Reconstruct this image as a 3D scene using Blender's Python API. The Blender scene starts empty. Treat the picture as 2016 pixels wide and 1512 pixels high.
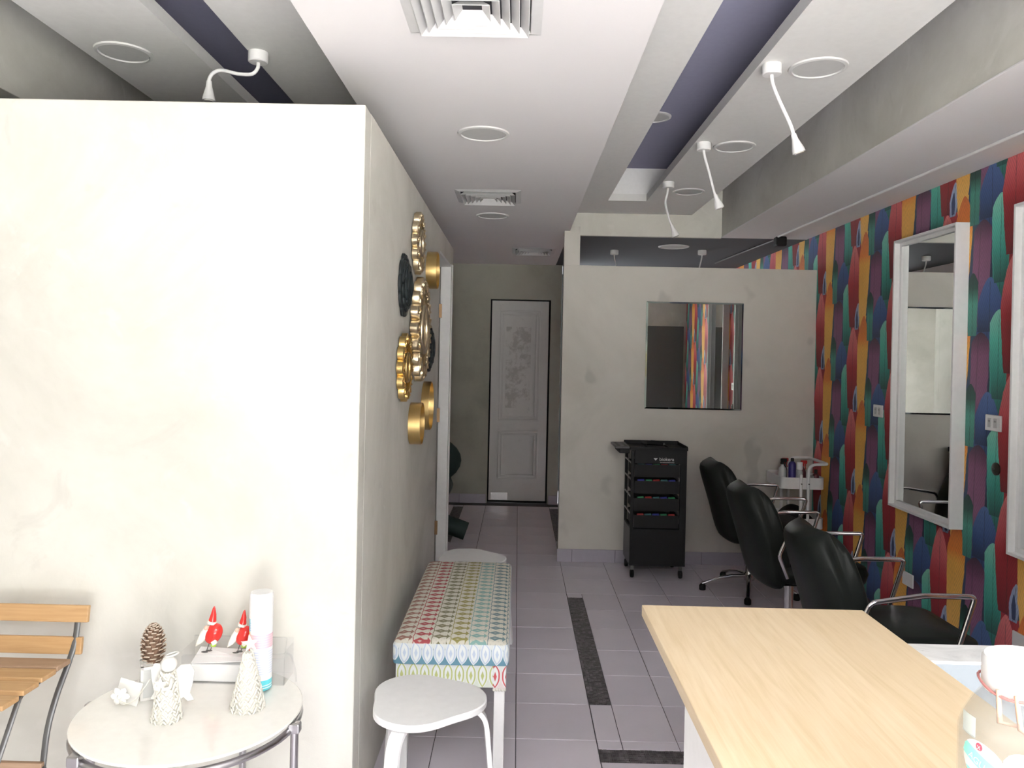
import bpy, math, random
from math import sin, cos, pi, sqrt, radians
from mathutils import Vector, Matrix
random.seed(7)
SC = bpy.context.scene
COL = SC.collection

# ------------------------------------------------------------------ camera
cd = bpy.data.cameras.new('camera'); cam = bpy.data.objects.new('camera', cd); COL.objects.link(cam)
yaw, pitch, roll = .0080, -.0043, .0210
fw = Vector((-sin(yaw)*cos(pitch), cos(yaw)*cos(pitch), sin(pitch)))
rt = Vector((cos(yaw), sin(yaw), 0)); up = rt.cross(fw)
r2 = cos(roll)*rt + sin(roll)*up; u2 = -sin(roll)*rt + cos(roll)*up
m = Matrix((r2, u2, -fw)).transposed().to_4x4(); m.translation = (0, 0, 1.54)
cam.matrix_world = m
cd.sensor_fit = 'HORIZONTAL'; cd.sensor_width = 36; cd.lens = 36*1530/2016
cd.shift_y = -(756-708.1)/2016; cd.clip_start = .05; cd.clip_end = 100
SC.camera = cam

# ------------------------------------------------------------------ light
w = bpy.data.worlds.new('overcast_sky'); SC.world = w; w.use_nodes = True      # CIE overcast: zenith three times the horizon
nt = w.node_tree; bg = nt.nodes['Background']; tc = nt.nodes.new('ShaderNodeTexCoord'); sp = nt.nodes.new('ShaderNodeSeparateXYZ')
nt.links.new(tc.outputs['Generated'], sp.inputs[0]); mr = nt.nodes.new('ShaderNodeMapRange'); nt.links.new(sp.outputs[2], mr.inputs[0])
mr.inputs[1].default_value = 0; mr.inputs[2].default_value = 1; mr.inputs[3].default_value = 10.0; mr.inputs[4].default_value = 30.0
nt.links.new(mr.outputs[0], bg.inputs[1]); bg.inputs[0].default_value = (.95, .98, 1, 1)
sd_ = bpy.data.lights.new('sun', 'SUN'); sd_.energy = 46; sd_.angle = radians(1); sd_.color = (1, .96, .90)
so = bpy.data.objects.new('sun', sd_); COL.objects.link(so); so.rotation_euler = (radians(-16), 0, 0)   # high, from behind the shop
ld = bpy.data.lights.new('shopfront_portal', 'AREA'); ld.shape = 'RECTANGLE'; ld.size = 2.45; ld.size_y = 2.95
ld.cycles.is_portal = True
lo = bpy.data.objects.new('shopfront_portal', ld); COL.objects.link(lo)
lo.location = (.71, -1.03, 1.44); lo.rotation_euler = (radians(90), 0, 0)   # faces into the room (+Y)
SC.view_settings.view_transform = 'Standard'; SC.view_settings.look = 'None'
SC.view_settings.exposure = 0.3; SC.view_settings.gamma = 1; SC.view_settings.use_curve_mapping = False
SC.cycles.use_denoising = True; SC.cycles.max_bounces = 10; SC.cycles.diffuse_bounces = 6
SC.cycles.caustics_reflective = False; SC.cycles.caustics_refractive = False
SC.cycles.sample_clamp_indirect = 8

# ------------------------------------------------------------------ node expressions
class X:
    def __init__(s, nt, k): s.nt = nt; s.k = k
    def op(s, o, *a):
        n = s.nt.nodes.new('ShaderNodeMath'); n.operation = o
        for i, v in enumerate((s,)+a):
            if isinstance(v, X): s.nt.links.new(v.k, n.inputs[i])
            else: n.inputs[i].default_value = v
        return X(s.nt, n.outputs[0])
    def __add__(s, o): return s.op('ADD', o)
    __radd__ = __add__
    def __mul__(s, o): return s.op('MULTIPLY', o)
    __rmul__ = __mul__
    def __sub__(s, o): return s.op('SUBTRACT', o)
    def __rsub__(s, o): return (s*-1)+o
    def __truediv__(s, o): return s.op('DIVIDE', o)
    def mod(s, o): return s.op('FLOORED_MODULO', o)
    def abs(s): return s.op('ABSOLUTE')
    def sin(s): return s.op('SINE')
    def lt(s, o): return s.op('LESS_THAN', o)
    def gt(s, o): return s.op('GREATER_THAN', o)
    def min(s, o): return s.op('MINIMUM', o)
    def max(s, o): return s.op('MAXIMUM', o)
    def pow(s, o): return s.op('POWER', o)
    def floor(s): return s.op('FLOOR')
    def round(s): return s.op('ROUND')
    def sm(s, a, b):                       # smoothstep from a (0) to b (1)
        n = s.nt.nodes.new('ShaderNodeMapRange'); n.interpolation_type = 'SMOOTHSTEP'; n.clamp = True
        s.nt.links.new(s.k, n.inputs[0]); n.inputs[3].default_value = 0; n.inputs[4].default_value = 1
        for i, v in ((1, a), (2, b)):
            if isinstance(v, X): s.nt.links.new(v.k, n.inputs[i])
            else: n.inputs[i].default_value = v
        return X(s.nt, n.outputs[0])
def c4(c): return (c[0], c[1], c[2], 1)
def mixc(nt, f, a, b, mode='MIX'):
    n = nt.nodes.new('ShaderNodeMix'); n.data_type = 'RGBA'; n.blend_type = mode
    for i, v in ((0, f), (6, a), (7, b)):
        if isinstance(v, X): nt.links.new(v.k, n.inputs[i])
        elif i == 0: n.inputs[i].default_value = v
        else: n.inputs[i].default_value = c4(v)
    return X(nt, n.outputs[2])
def ramp(nt, f, stops, const=False):
    n = nt.nodes.new('ShaderNodeValToRGB'); nt.links.new(f.k, n.inputs[0]); cr = n.color_ramp
    if const: cr.interpolation = 'CONSTANT'
    while len(cr.elements) < len(stops): cr.elements.new(.5)
    for e, (p, c) in zip(cr.elements, stops): e.position = p; e.color = c4(c)
    return X(nt, n.outputs[0])
def coords(nt):
    t = nt.nodes.new('ShaderNodeTexCoord'); s = nt.nodes.new('ShaderNodeSeparateXYZ')
    nt.links.new(t.outputs['Object'], s.inputs[0])
    return X(nt, t.outputs['Object']), X(nt, s.outputs[0]), X(nt, s.outputs[1]), X(nt, s.outputs[2])
def noise(nt, vec, scale, detail=4, rough=.55, sc=None, dist=0):
    n = nt.nodes.new('ShaderNodeTexNoise'); n.inputs['Scale'].default_value = scale
    n.inputs['Detail'].default_value = detail; n.inputs['Roughness'].default_value = rough; n.inputs['Distortion'].default_value = dist
    if sc:
        mp = nt.nodes.new('ShaderNodeMapping'); mp.inputs['Scale'].default_value = sc
        nt.links.new(vec.k, mp.inputs[0]); nt.links.new(mp.outputs[0], n.inputs[0])
    else: nt.links.new(vec.k, n.inputs[0])
    return X(nt, n.outputs[0])
def bump(nt, h, strength, dist=.01):
    b = nt.nodes.new('ShaderNodeBump'); b.inputs['Strength'].default_value = strength; b.inputs['Distance'].default_value = dist
    nt.links.new(h.k, b.inputs['Height']); nt.links.new(b.outputs[0], nt.nodes['Principled BSDF'].inputs['Normal'])
MATS = {}
def mat(name, col=(.8, .8, .8), rough=.5, metal=0, fn=None, **kw):
    if name in MATS: return MATS[name]
    m = bpy.data.materials.new(name); m.use_nodes = True; nt = m.node_tree; p = nt.nodes['Principled BSDF']
    p.inputs['Base Color'].default_value = c4(col); p.inputs['Roughness'].default_value = rough; p.inputs['Metallic'].default_value = metal
    for k, v in kw.items(): p.inputs[k.replace('_', ' ')].default_value = v
    if fn:
        r = fn(nt, *coords(nt))
        if r is not None: nt.links.new(r.k, p.inputs['Base Color'])
    elif not metal and 'Transmission_Weight' not in kw:
        v = coords(nt)[0]; f = noise(nt, v, 35, 3)      # faint unevenness so nothing is perfectly flat
        r = mixc(nt, f, [x*.94 for x in col], [min(1, x*1.05) for x in col]); nt.links.new(r.k, p.inputs['Base Color'])
    MATS[name] = m; return m

def f_plaster(nt, v, x, y, z):
    a = noise(nt, v, 1.1, 6, .62, dist=.6); b = noise(nt, v, 4.5, 5, .6, dist=1.2); c = noise(nt, v, 60, 3)
    k = ramp(nt, a, [(.30, (.47, .46, .41)), (.48, (.57, .56, .51)), (.62, (.64, .63, .58)), (.8, (.60, .585, .545))])
    k = mixc(nt, b.sm(.60, .72)*.22, k, (.40, .39, .36))
    k = mixc(nt, b.sm(.42, .30)*.25, k, (.72, .70, .66))
    bump(nt, a*.5+b*.5+c*.06, .25, .02)
    return k
def f_plaster2(nt, v, x, y, z):
    a = noise(nt, v, 1.4, 6, .62, dist=.6); b = noise(nt, v, 5, 5, .6, dist=1.0)
    k = ramp(nt, a, [(.3, (.50, .485, .44)), (.5, (.57, .55, .505)), (.7, (.61, .59, .545))])
    sp = noise(nt, v, 3.1, 2, .5, sc=(1, 1, .8))
    k = mixc(nt, sp.sm(.64, .70)*.35, k, (.27, .265, .25))
    bump(nt, a*.5+b*.5, .15, .02)
    return k
plaster = mat('lime_plaster', rough=.75, fn=f_plaster)
plaster_b = mat('partition_plaster', rough=.8, fn=f_plaster2)
def f_white(nt, v, x, y, z):
    a = noise(nt, v, 1.2, 3); c = noise(nt, v, 90, 2)
    bump(nt, c, .05, .004)
    return mixc(nt, a, (.70, .685, .69), (.76, .745, .75))
ceil_white = mat('ceiling_paint', rough=.85, fn=f_white)
panel_white = mat('panel_paint', (.70, .70, .685), .85)
purple = mat('lilac_ceiling_paint', (.30, .30, .41), .9)
white_gloss = mat('white_lacquer', (.80, .80, .80), .35)
white_matt = mat('white_paint', (.78, .78, .78), .6)
grout = mat('grout', (.055, .05, .055), .9)
def f_tile(nt, v, x, y, z):
    oi = nt.nodes.new('ShaderNodeObjectInfo'); r = X(nt, oi.outputs['Random'])
    a = noise(nt, v, 3, 4)
    k = mixc(nt, r, (.66, .61, .675), (.73, .68, .745))
    bump(nt, noise(nt, v, 6, 2), .06, .01)
    return mixc(nt, a.sm(.35, .7)*.35, k, (.61, .575, .635))
tile_m = mat('lilac_floor_tile', rough=.32, fn=f_tile)
def f_mosaic(nt, v, x, y, z):
    cell = ((x*61.3).floor()*12.99+(y*61.3).floor()*78.23).sin()*437.5
    h = cell.mod(1.0)
    return ramp(nt, h, [(0, (.035, .03, .033)), (.4, (.075, .065, .07)), (.75, (.12, .105, .115)), (1, (.19, .17, .18))])
mosaic_m = mat('glass_mosaic', rough=.3, fn=f_mosaic)
def f_wood(c1, c2, c3, ax='y', strip=.085):
    def f(nt, v, x, y, z):
        a = x if ax == 'y' else z
        s = (a/strip).floor(); r = ((s*12.9898).sin()*437.58).mod(1.0)
        g = noise(nt, v, 9, 5, .6, sc=(9, .55, 9) if ax == 'y' else (.55, 9, 9), dist=.5)
        k = ramp(nt, g, [(.25, c1), (.5, c2), (.75, c3)])
        k = mixc(nt, r*.35, k, c1)
        n2 = noise(nt, v, 3.2, 2, .5, sc=(5, 1.6, 5) if ax == 'y' else (1.6, 5, 5))
        return mixc(nt, n2.sm(.68, .76)*.5, k, [q*.72 for q in c1])
    return f
bamboo = mat('pale_maple_worktop', rough=.42, fn=f_wood((.49, .375, .23), (.565, .445, .295), (.61, .50, .35)))
slat_m = mat('oiled_acacia', rough=.5, fn=f_wood((.40, .23, .10), (.48, .30, .14), (.55, .36, .19), 'x', .5))
slat2_m = mat('weathered_acacia', rough=.6, fn=f_wood((.28, .18, .11), (.35, .23, .15), (.40, .27, .18), 'x', .5))
def f_marble(nt, v, x, y, z):
    a = noise(nt, v, 6, 8, .65, dist=1.5); b = noise(nt, v, 30, 3)
    k = ramp(nt, a, [(.35, (.58, .58, .58)), (.5, (.74, .74, .73)), (.7, (.80, .80, .79))])
    return mixc(nt, b.sm(.68, .74)*.5, k, (.40, .40, .39))
marble = mat('pale_marble', rough=.2, fn=f_marble)
black_pl = mat('black_plastic', (.010, .010, .011), .55, Specular_IOR_Level=.22)
def f_vinyl(nt, v, x, y, z):
    bump(nt, noise(nt, v, 160, 3), .12, .002)
    return mixc(nt, noise(nt, v, 8, 3), (.008, .010, .009), (.016, .019, .017))
vinyl = mat('black_vinyl', rough=.42, fn=f_vinyl, Specular_IOR_Level=.16)
vinyl_g = mat('dark_green_vinyl', (.020, .036, .034), .55, Specular_IOR_Level=.2)
chrome = mat('chrome', (.72, .72, .73), .12, 1)
steel = mat('brushed_nickel', (.42, .41, .42), .32, 1)
dsteel = mat('gunmetal_steel', (.13, .13, .13), .4, .6)
mirror_m = mat('mirror_silver', (.90, .93, .92), .0, 1)
mirror_edge = mat('mirror_edge', (.55, .66, .64), .08, 1)
glass_top = mat('cream_back_painted_glass', (.80, .785, .74), .08)
gold = mat('brushed_gold', (.66, .47, .20), .33, 1)
champagne = mat('champagne_gilt', (.62, .52, .36), .32, 1)
gilt = mat('gilt', (.62, .44, .18), .33, 1)
charcoal = mat('charcoal_gilt', (.014, .019, .021), .5, Specular_IOR_Level=.3)
brass = mat('hinge_brass', (.42, .27, .15), .4, .8)
acrylic = mat('clear_acrylic', (.55, .56, .56), .04, 0, Alpha=.08)
pet = mat('clear_pet', (.30, .31, .31), .04, 0, Alpha=.16)
ceramic = mat('white_ceramic', (.70, .69, .66), .4)
cord = mat('white_cord', (.66, .64, .58), .8)
red_gloss = mat('red_glaze', (.68, .035, .03), .12)
beard = mat('beard_white', (.80, .77, .70), .6)
lime = mat('lime_green', (.42, .62, .06), .5)
def f_cone(nt, v, x, y, z): return mixc(nt, noise(nt, v, 120, 3), (.16, .085, .05), (.36, .24, .17))
cone_m = mat('pine_scale', rough=.8, fn=f_cone)
cone_tip = mat('pine_scale_tip', (.50, .42, .34), .8)
paper = mat('white_paper', (.88, .88, .88), .7)

# ------------------------------------------------------------------ wallpaper
def f_feathers(nt, v, x, y, z):
    n1 = noise(nt, v, 14, 4, .6); nb = noise(nt, v, 26, 5, .6, sc=(1, 3, .5)); wc = noise(nt, v, 7, 5, .65)
    yy = y + (n1-.5)*.016
    s = 5.05 - yy
    col = mixc(nt, noise(nt, v, 3, 2), (.015, .05, .07), (.02, .03, .10))
    def feather(col, sc_, zt, hw, ln, stops, tip=.10, taper=.45, extra=0, vein=.55, vo=0.0, lean=0.0):
        sl = s - sc_; n = (sl/.56).round(); d = (n*.273 + (zt + .01) - z).mod(.546) + extra
        t = d/ln
        ds = sl - n*.56 - t*lean
        ww = (d/tip).min(1.0).pow(.55) * (1.0 - t*t*taper) * hw
        ads = ds.abs()
        mask = ads.sm(ww, ww-.004) * t.lt(1.0)
        k = ramp(nt, t, stops)
        k = mixc(nt, (wc-.35)*.7, k, (.85, .80, .75), 'SOFT_LIGHT')
        barb = ((ads*1.0 + d*.55)*420).sin()*.5+.5
        k = mixc(nt, barb*nb*.38, k, (.0, .0, .01))
        vn = (ds-vo).abs().sm(.0035, .0012)*t.sm(.02, .12)*vein
        k = mixc(nt, vn, k, (.005, .01, .012))
        return mixc(nt, mask, col, k)
    R = [(0, (.60, .16, .16)), (.30, (.50, .08, .09)), (.5, (.32, .018, .025)), (1, (.14, .008, .012))]
    OY = [(0, (.55, .13, .03)), (.24, (.66, .19, .03)), (.34, (.70, .36, .06)), (1, (.72, .42, .10))]
    T = [(0, (.18, .48, .38)), (.35, (.07, .40, .31)), (.65, (.03, .25, .20)), (1, (.01, .07, .06))]
    B = [(0, (.06, .12, .30)), (.35, (.03, .07, .20)), (.7, (.012, .025, .07)), (1, (.01, .015, .04))]
    P = [(0, (.035, .015, .03)), (.22, (.17, .06, .13)), (.6, (.19, .075, .15)), (1, (.08, .03, .07))]
    G = [(0, (.005, .03, .025)), (.25, (.01, .06, .045)), (.5, (.05, .24, .18)), (1, (.03, .16, .13))]
    L = [(0, (.30, .36, .52)), (.5, (.28, .35, .52)), (1, (.20, .25, .4))]
    NV = [(0, (.02, .04, .12)), (1, (.02, .03, .09))]
    col = feather(col, .20, 1.955, .100, .56, B)
    col = feather(col, -.175, 2.318, .100, .56, R, .22, .35, .30, lean=.02)
    col = feather(col, .29, 2.343, .072, .52, T, .07, .25)
    col = feather(col, .15, 2.24, .076, .52, P, .05, .1, lean=-.02, vo=-.02)
    col = feather(col, .215, 1.955, .098, .26, [(0, B[0][1]), (.5, B[1][1]), (1, B[2][1])], .12, .0)
    col = feather(col, .29, 2.343, .072, .42, T, .06, .35)
    col = feather(col, -.168, 2.318, .104, .545, R, .24, .40, lean=.0)
    col = feather(col, -.10, 1.93, .046, .175, L, .10, .4, lean=-.02)
    col = feather(col, -.115, 1.88, .020, .115, NV, .06, .3, vein=0)
    col = feather(col, -.03, 2.386, .082, .75, OY, .13, .62, .546, vein=0, lean=.0)
    col = feather(col, -.010, 2.386, .085, .64, OY, .16, .50, vein=0, lean=-.03)
    col = feather(col, .075, 1.988, .046, .31, G, .05, .15)
    col = mixc(nt, .9, col, (1.50, 1.50, 1.52), 'MULTIPLY')
    return mixc(nt, .10, col, (.19, .18, .17))
wallpaper = mat('feather_wallpaper', rough=.62, fn=f_feathers)

# ------------------------------------------------------------------ mesh builder
class MB:
    def __init__(s): s.v = []; s.f = []
    def add(s, vs, fs):
        n = len(s.v); s.v += [tuple(p) for p in vs]; s.f += [tuple(i+n for i in f) for f in fs]; return s
    def box(s, x0, x1, y0, y1, z0, z1):
        return s.add([(x0, y0, z0), (x1, y0, z0), (x1, y1, z0), (x0, y1, z0), (x0, y0, z1), (x1, y0, z1), (x1, y1, z1), (x0, y1, z1)],
                     [(0, 3, 2, 1), (4, 5, 6, 7), (0, 1, 5, 4), (1, 2, 6, 5), (2, 3, 7, 6), (3, 0, 4, 7)])
    def loft(s, rings, cap=True, closed=False):
        n = len(rings[0]); b = len(s.v)
        for r in rings: s.v += [tuple(p) for p in r]
        m_ = len(rings)
        for i in range(m_ if closed else m_-1):
            for j in range(n):
                a = b+i*n+j; c = b+i*n+(j+1) % n; i2 = (i+1) % m_
                s.f.append((a, c, b+i2*n+(j+1) % n, b+i2*n+j))
        if cap and not closed: s.f.append(tuple(b+j for j in reversed(range(n)))); s.f.append(tuple(b+(m_-1)*n+j for j in range(n)))
        return s
    def tube(s, pts, r, n=10, closed=False, flat=1.0, cap=True):
        P = [Vector(p) for p in pts]; N = len(P); R = r if isinstance(r, (list, tuple)) else [r]*N
        T = []
        for i in range(N):
            if closed: t = P[(i+1) % N]-P[i-1]
            else: t = P[min(i+1, N-1)]-P[max(i-1, 0)]
            T.append(t.normalized())
        a = Vector((0, 0, 1)) if abs(T[0].z) < .9 else Vector((0, 1, 0))
        u = T[0].cross(a).normalized(); rings = []
        for i in range(N):
            u = (u - T[i]*u.dot(T[i])).normalized(); w_ = T[i].cross(u)
            rings.append([P[i]+(u*cos(2*pi*j/n)+w_*sin(2*pi*j/n)*flat)*R[i] for j in range(n)])
        return s.loft(rings, cap, closed)
    def lathe(s, prof, c=(0, 0, 0), n=28, mp=None):
        mp = mp or (lambda x, y, z: (x, y, z)); rings = []
        for r, h in prof: rings.append([Vector(mp(r*cos(2*pi*j/n), r*sin(2*pi*j/n), h))+Vector(c) for j in range(n)])
        return s.loft(rings, True)
    def prism(s, poly, a, b, mp):
        n = len(poly); vs = [mp(p[0], p[1], a) for p in poly]+[mp(p[0], p[1], b) for p in poly]
        fs = [tuple(reversed(range(n))), tuple(range(n, 2*n))]+[(i, (i+1) % n, n+(i+1) % n, n+i) for i in range(n)]
        return s.add(vs, fs)
    def ball(s, c, rx, ry=None, rz=None, nu=16, nv=10, rot=None):
        ry = ry or rx; rz = rz or rx; rings = []
        for i in range(nv+1):
            ph = pi*(i+.02*(i == 0)-.02*(i == nv))/nv
            rings.append([Vector((rx*sin(ph)*cos(2*pi*j/nu), ry*sin(ph)*sin(2*pi*j/nu), -rz*cos(ph))) for j in range(nu)])
        if rot: rings = [[rot @ p for p in r] for r in rings]
        return s.loft([[p+Vector(c) for p in r] for r in rings])
    def build(s, name, m, parent=None, smooth=None, bevel=0, seg=2, sub=0, label=None, kind=None):
        off = Vector((0, 0, 0)); q = parent
        while q is not None and q.get('_w'): off = off+q.location; q = q.parent
        me = bpy.data.meshes.new(name)
        me.from_pydata([(p[0]-off.x, p[1]-off.y, p[2]-off.z) for p in s.v], [], s.f); me.validate()
        import bmesh
        bm = bmesh.new(); bm.from_mesh(me); bmesh.ops.recalc_face_normals(bm, faces=bm.faces); bm.to_mesh(me); bm.free()
        if m: me.materials.append(m)
        if smooth is not None:
            for p in me.polygons: p.use_smooth = True
            me.set_sharp_from_angle(angle=radians(smooth))
        o = bpy.data.objects.new(name, me); COL.objects.link(o)
        if parent: o.parent = parent; o['_w'] = parent.get('_w', 0)
        if sub: mm = o.modifiers.new('s', 'SUBSURF'); mm.levels = sub; mm.render_levels = sub
        if bevel:
            mm = o.modifiers.new('b', 'BEVEL'); mm.width = bevel; mm.segments = seg; mm.limit_method = 'ANGLE'; mm.angle_limit = radians(40)
        if label: o['label'] = label
        if kind: o['kind'] = kind
        return o
def box(name, m, b, parent=None, bevel=0, **k): return MB().box(*b).build(name, m, parent, bevel=bevel, **k)
def struct(o): o['kind'] = 'structure'; return o
def tag(o, label, cat, group=None):
    o['label'] = label; o['category'] = cat
    if group: o['group'] = group
    return o
def thing(name, label, cat, loc, group=None, world=True, rz=0):
    o = bpy.data.objects.new(name, None); COL.objects.link(o); o.location = loc; o.rotation_euler.z = rz
    if world: o['_w'] = 1
    o.empty_display_size = .1
    return tag(o, label, cat, group)
def dup(root, loc, rz, label):
    def cp(o, par):
        c = o.copy(); COL.objects.link(c); c.parent = par
        for ch in [q for q in bpy.data.objects if q.parent is o]: cp(ch, c)
        return c
    kids = {}
    r = cp(root, None); r.location = loc; r.rotation_euler.z = rz; r['label'] = label
    return r
def bez(p, n=8):                          # catmull-rom through points
    out = []; P = [Vector(q) for q in p]
    for i in range(len(P)-1):
        a = P[max(i-1, 0)]; b = P[i]; c = P[i+1]; d = P[min(i+2, len(P)-1)]
        for k in range(n):
            t = k/n; out.append(.5*((2*b)+(c-a)*t+(2*a-5*b+4*c-d)*t*t+(3*b-a-3*c+d)*t**3))
    out.append(P[-1]); return out
def rounded(pts, r, n=4):                 # polyline with rounded corners
    P = [Vector(q) for q in pts]; out = [P[0]]
    for i in range(1, len(P)-1):
        a = P[i]+(P[i-1]-P[i]).normalized()*r; c = P[i]+(P[i+1]-P[i]).normalized()*r
        for k in range(n+1):
            t = k/n; out.append(a*(1-t)**2+P[i]*2*t*(1-t)+c*t*t)
    out.append(P[-1]); return out
def text_geo(s, size):
    cu = bpy.data.curves.new('t', 'FONT'); cu.body = s; cu.size = size; cu.align_x = 'CENTER'; cu.align_y = 'CENTER'
    o = bpy.data.objects.new('t', cu); COL.objects.link(o)
    dg = bpy.context.evaluated_depsgraph_get(); e = o.evaluated_get(dg); me = e.to_mesh()
    vs = [tuple(v.co) for v in me.vertices]; fs = [tuple(p.vertices) for p in me.polygons]
    e.to_mesh_clear(); bpy.data.objects.remove(o); bpy.data.curves.remove(cu)
    return vs, fs

# ================================================================== SETTING
XR = 2.236; XS = -.505; YF = 2.485; YP = 5.87; YB = 8.12; ZC = 2.5; ZP = 2.675; ZU = 2.91
XL = -2.45; Y0 = -.98
# floor with tiles
fl = struct(box('floor', grout, (XL, XR+.1, Y0, 9.3, -.1, -.004)))
T = .325; TY = .324
MOS = [(.348, .446, 3.455, 4.99), (.348, 2.2, 2.96, 3.06), (-.628, -.53, 6.4, 7.9), (.348, .446, 6.5, 7.9)]
def cells(x0, x1, y0, y1):
    out = [(x0, x1, y0, y1)]
    for mx0, mx1, my0, my1 in MOS+[(.348, .446, 3.06, 3.455)]:
        strip = (my0 == 3.06)
        nxt = []
        for a, b, c, d in out:
            if b <= mx0+.004 or a >= mx1-.004 or d <= my0+.004 or c >= my1-.004: nxt.append((a, b, c, d)); continue
            xa, xb, ya, yb = max(a, mx0), min(b, mx1), max(c, my0), min(d, my1)
            if a < xa-.004: nxt.append((a, xa, c, d))
            if b > xb+.004: nxt.append((xb, b, c, d))
            if c < ya-.004: nxt.append((xa, xb, c, ya))
            if d > yb+.004: nxt.append((xa, xb, yb, d))
            if strip: nxt.append((xa, xb, ya, yb))
        out = nxt
    return out
tm = {}; rest = MB(); g = .0016
for i in range(-8, 8):
    for j in range(-13, 19):
        x0 = .022+i*T; y0 = 3.126+j*TY
        x1, y1 = min(x0+T, XR), y0+TY
        if x0 > XR-.02: continue
        near = (x0 > -.7 and y0 > 2.1 and y1 < 8.3)
        for a, b, c, d in cells(x0, x1, y0, y1):
            lx, ly = b-a-2*g, d-c-2*g
            if lx < .01 or ly < .01: continue
            if near:
                key = (round(lx, 3), round(ly, 3))
                o = bpy.data.objects.new('tile', tm[key]) if key in tm else None
                if o is None:
                    q = MB().add([(-lx/2, -ly/2, -.008), (lx/2, -ly/2, -.008), (lx/2, ly/2, -.008), (-lx/2, ly/2, -.008),
                                  (-lx/2, -ly/2, -.0015), (lx/2, -ly/2, -.0015), (lx/2, ly/2, -.0015), (-lx/2, ly/2, -.0015),
                                  (-lx/2+.0015, -ly/2+.0015, 0), (lx/2-.0015, -ly/2+.0015, 0), (lx/2-.0015, ly/2-.0015, 0), (-lx/2+.0015, ly/2-.0015, 0)],
                                 [(0, 1, 5, 4), (1, 2, 6, 5), (2, 3, 7, 6), (3, 0, 4, 7), (4, 5, 9, 8), (5, 6, 10, 9), (6, 7, 11, 10), (7, 4, 8, 11), (8, 9, 10, 11)])
                    o = q.build('tile', tile_m, fl); tm[key] = o.data
                else: COL.objects.link(o); o.parent = fl
                o.location = ((a+b)/2, (c+d)/2, random.uniform(-.0005, .0003))
                o.rotation_euler = (random.uniform(-.0012, .0012), random.uniform(-.0012, .0012), 0)
            elif y1 < 8.3: rest.box(a+g, b-g, c+g, d-g, -.008, 0)
rest.build('tile_field', tile_m, fl, kind='stuff')
for mx0, mx1, my0, my1 in MOS:
    q = MB(); p = .0163
    for i in range(int((mx1-mx0)/p)):
        for j in range(int((my1-my0)/p)):
            h = random.uniform(-.0012, .0006)
            q.box(mx0+i*p+.001, mx0+(i+1)*p-.001, my0+j*p+.001, my0+(j+1)*p-.001, -.008, h)
    q.build('mosaic_strip', mosaic_m, fl, kind='stuff')

# walls
rear_shade = mat('rear_painted_shade', (.075, .08, .088), .9)  # shade of the rear zone put into the colour of its ceiling and recess
struct(box('wall_right', wallpaper, (XR, XR+.12, 1.3, 9.3, 0, ZU)))
struct(box('wall_left', plaster, (XL-.12, XL, Y0, YF+.1, 0, ZU)))
back_green = mat('grey_green_wall', rough=.8, fn=lambda nt, v, x, y, z: ramp(nt, noise(nt, v, 1.6, 6, .6), [(.3, (.25, .255, .215)), (.5, (.33, .33, .28)), (.7, (.36, .355, .31))]))
struct(box('wall_left_back', back_green, (XL-.12, XL, YF+.1, 9.3, 0, ZU)))
struct(box('wall_front', plaster, (XL, XS, YF, YF+.1, 0, 2.335), bevel=.004))
sd = MB()
DY0, DY1, DZ = 4.875, 5.69, 2.2
sd.box(XS-.1, XS, YF+.1, DY0, 0, 2.335); sd.box(XS-.1, XS, DY0, DY1+.03, DZ, 2.335); sd.box(XS-.1, XS, DY1+.03, 5.84, 0, 2.335)
struct(sd.build('wall_side', plaster))
wm = MB().box(.33, XR, YP, YP+.1, 0, 2.238)
wmo = struct(wm.build('wall_middle', plaster_b, bevel=.003))
pl = MB().box(.33, .449, YP, YP+.1, 2.238, 2.495).box(.372, .449, YP+.0, YP+.1, 2.495, 2.53)
pl.build('pillar', plaster_b, wmo)
wb = MB()
wb.box(XL, -.30, YB, YB+.1, 0, ZC); wb.box(.33, .44, YB, YB+.1, 0, ZC); wb.box(-.30, .33, YB, YB+.1, 2.135, ZC)
wbo = struct(wb.build('wall_back', back_green))
struct(box('wall_recess', rear_shade, (.44, XR, 9.0, 9.1, 0, ZU)))
struct(box('wall_near', plaster, (1.62, XR+.12, 1.2, 1.3, 0, ZU)))
near_panel = mat('dark_grey_door', (.10, .10, .095), .6)
tag(MB().box(1.66, 2.20, 1.301, 1.33, 0.02, 1.985).build('cupboard_door', near_panel, bevel=.003), 'dark grey flush cupboard door seen only as a reflection in the mirrors', 'door')
fr_ = MB()
fr_.box(XL-.12, XR+.12, Y0-.12, Y0, ZU-.02, ZU+.1)
for x in (-.50, 1.92): fr_.box(x-.03, x+.03, Y0-.09, Y0-.02, 0, ZU)
struct(fr_.build('window_1', dsteel))
struct(box('wall_added_shopfront', plaster, (XL-.12, -.53, Y0-.12, Y0, 0, ZU)))  # unseen wall added to keep window light off the left side
struct(box('wall_added_shopfront', plaster, (1.95, XR+.12, Y0-.12, Y0, 0, ZU)))
box_wr = struct(box('wall_street', plaster, (XR, XR+.12, Y0, 1.2, 0, ZU)))
pave = mat('pavement', (.55, .54, .52), .9)
struct(box('ground', pave, (-16, 16, -11, Y0-.12, -.12, -.03)))

struct(box('added_building', mat('added_facade', (.25, .245, .235), .9), (-16, 16, -12, -11, -.1, 6.5)))  # unseen block added across the street to dim light from the horizon
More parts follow.
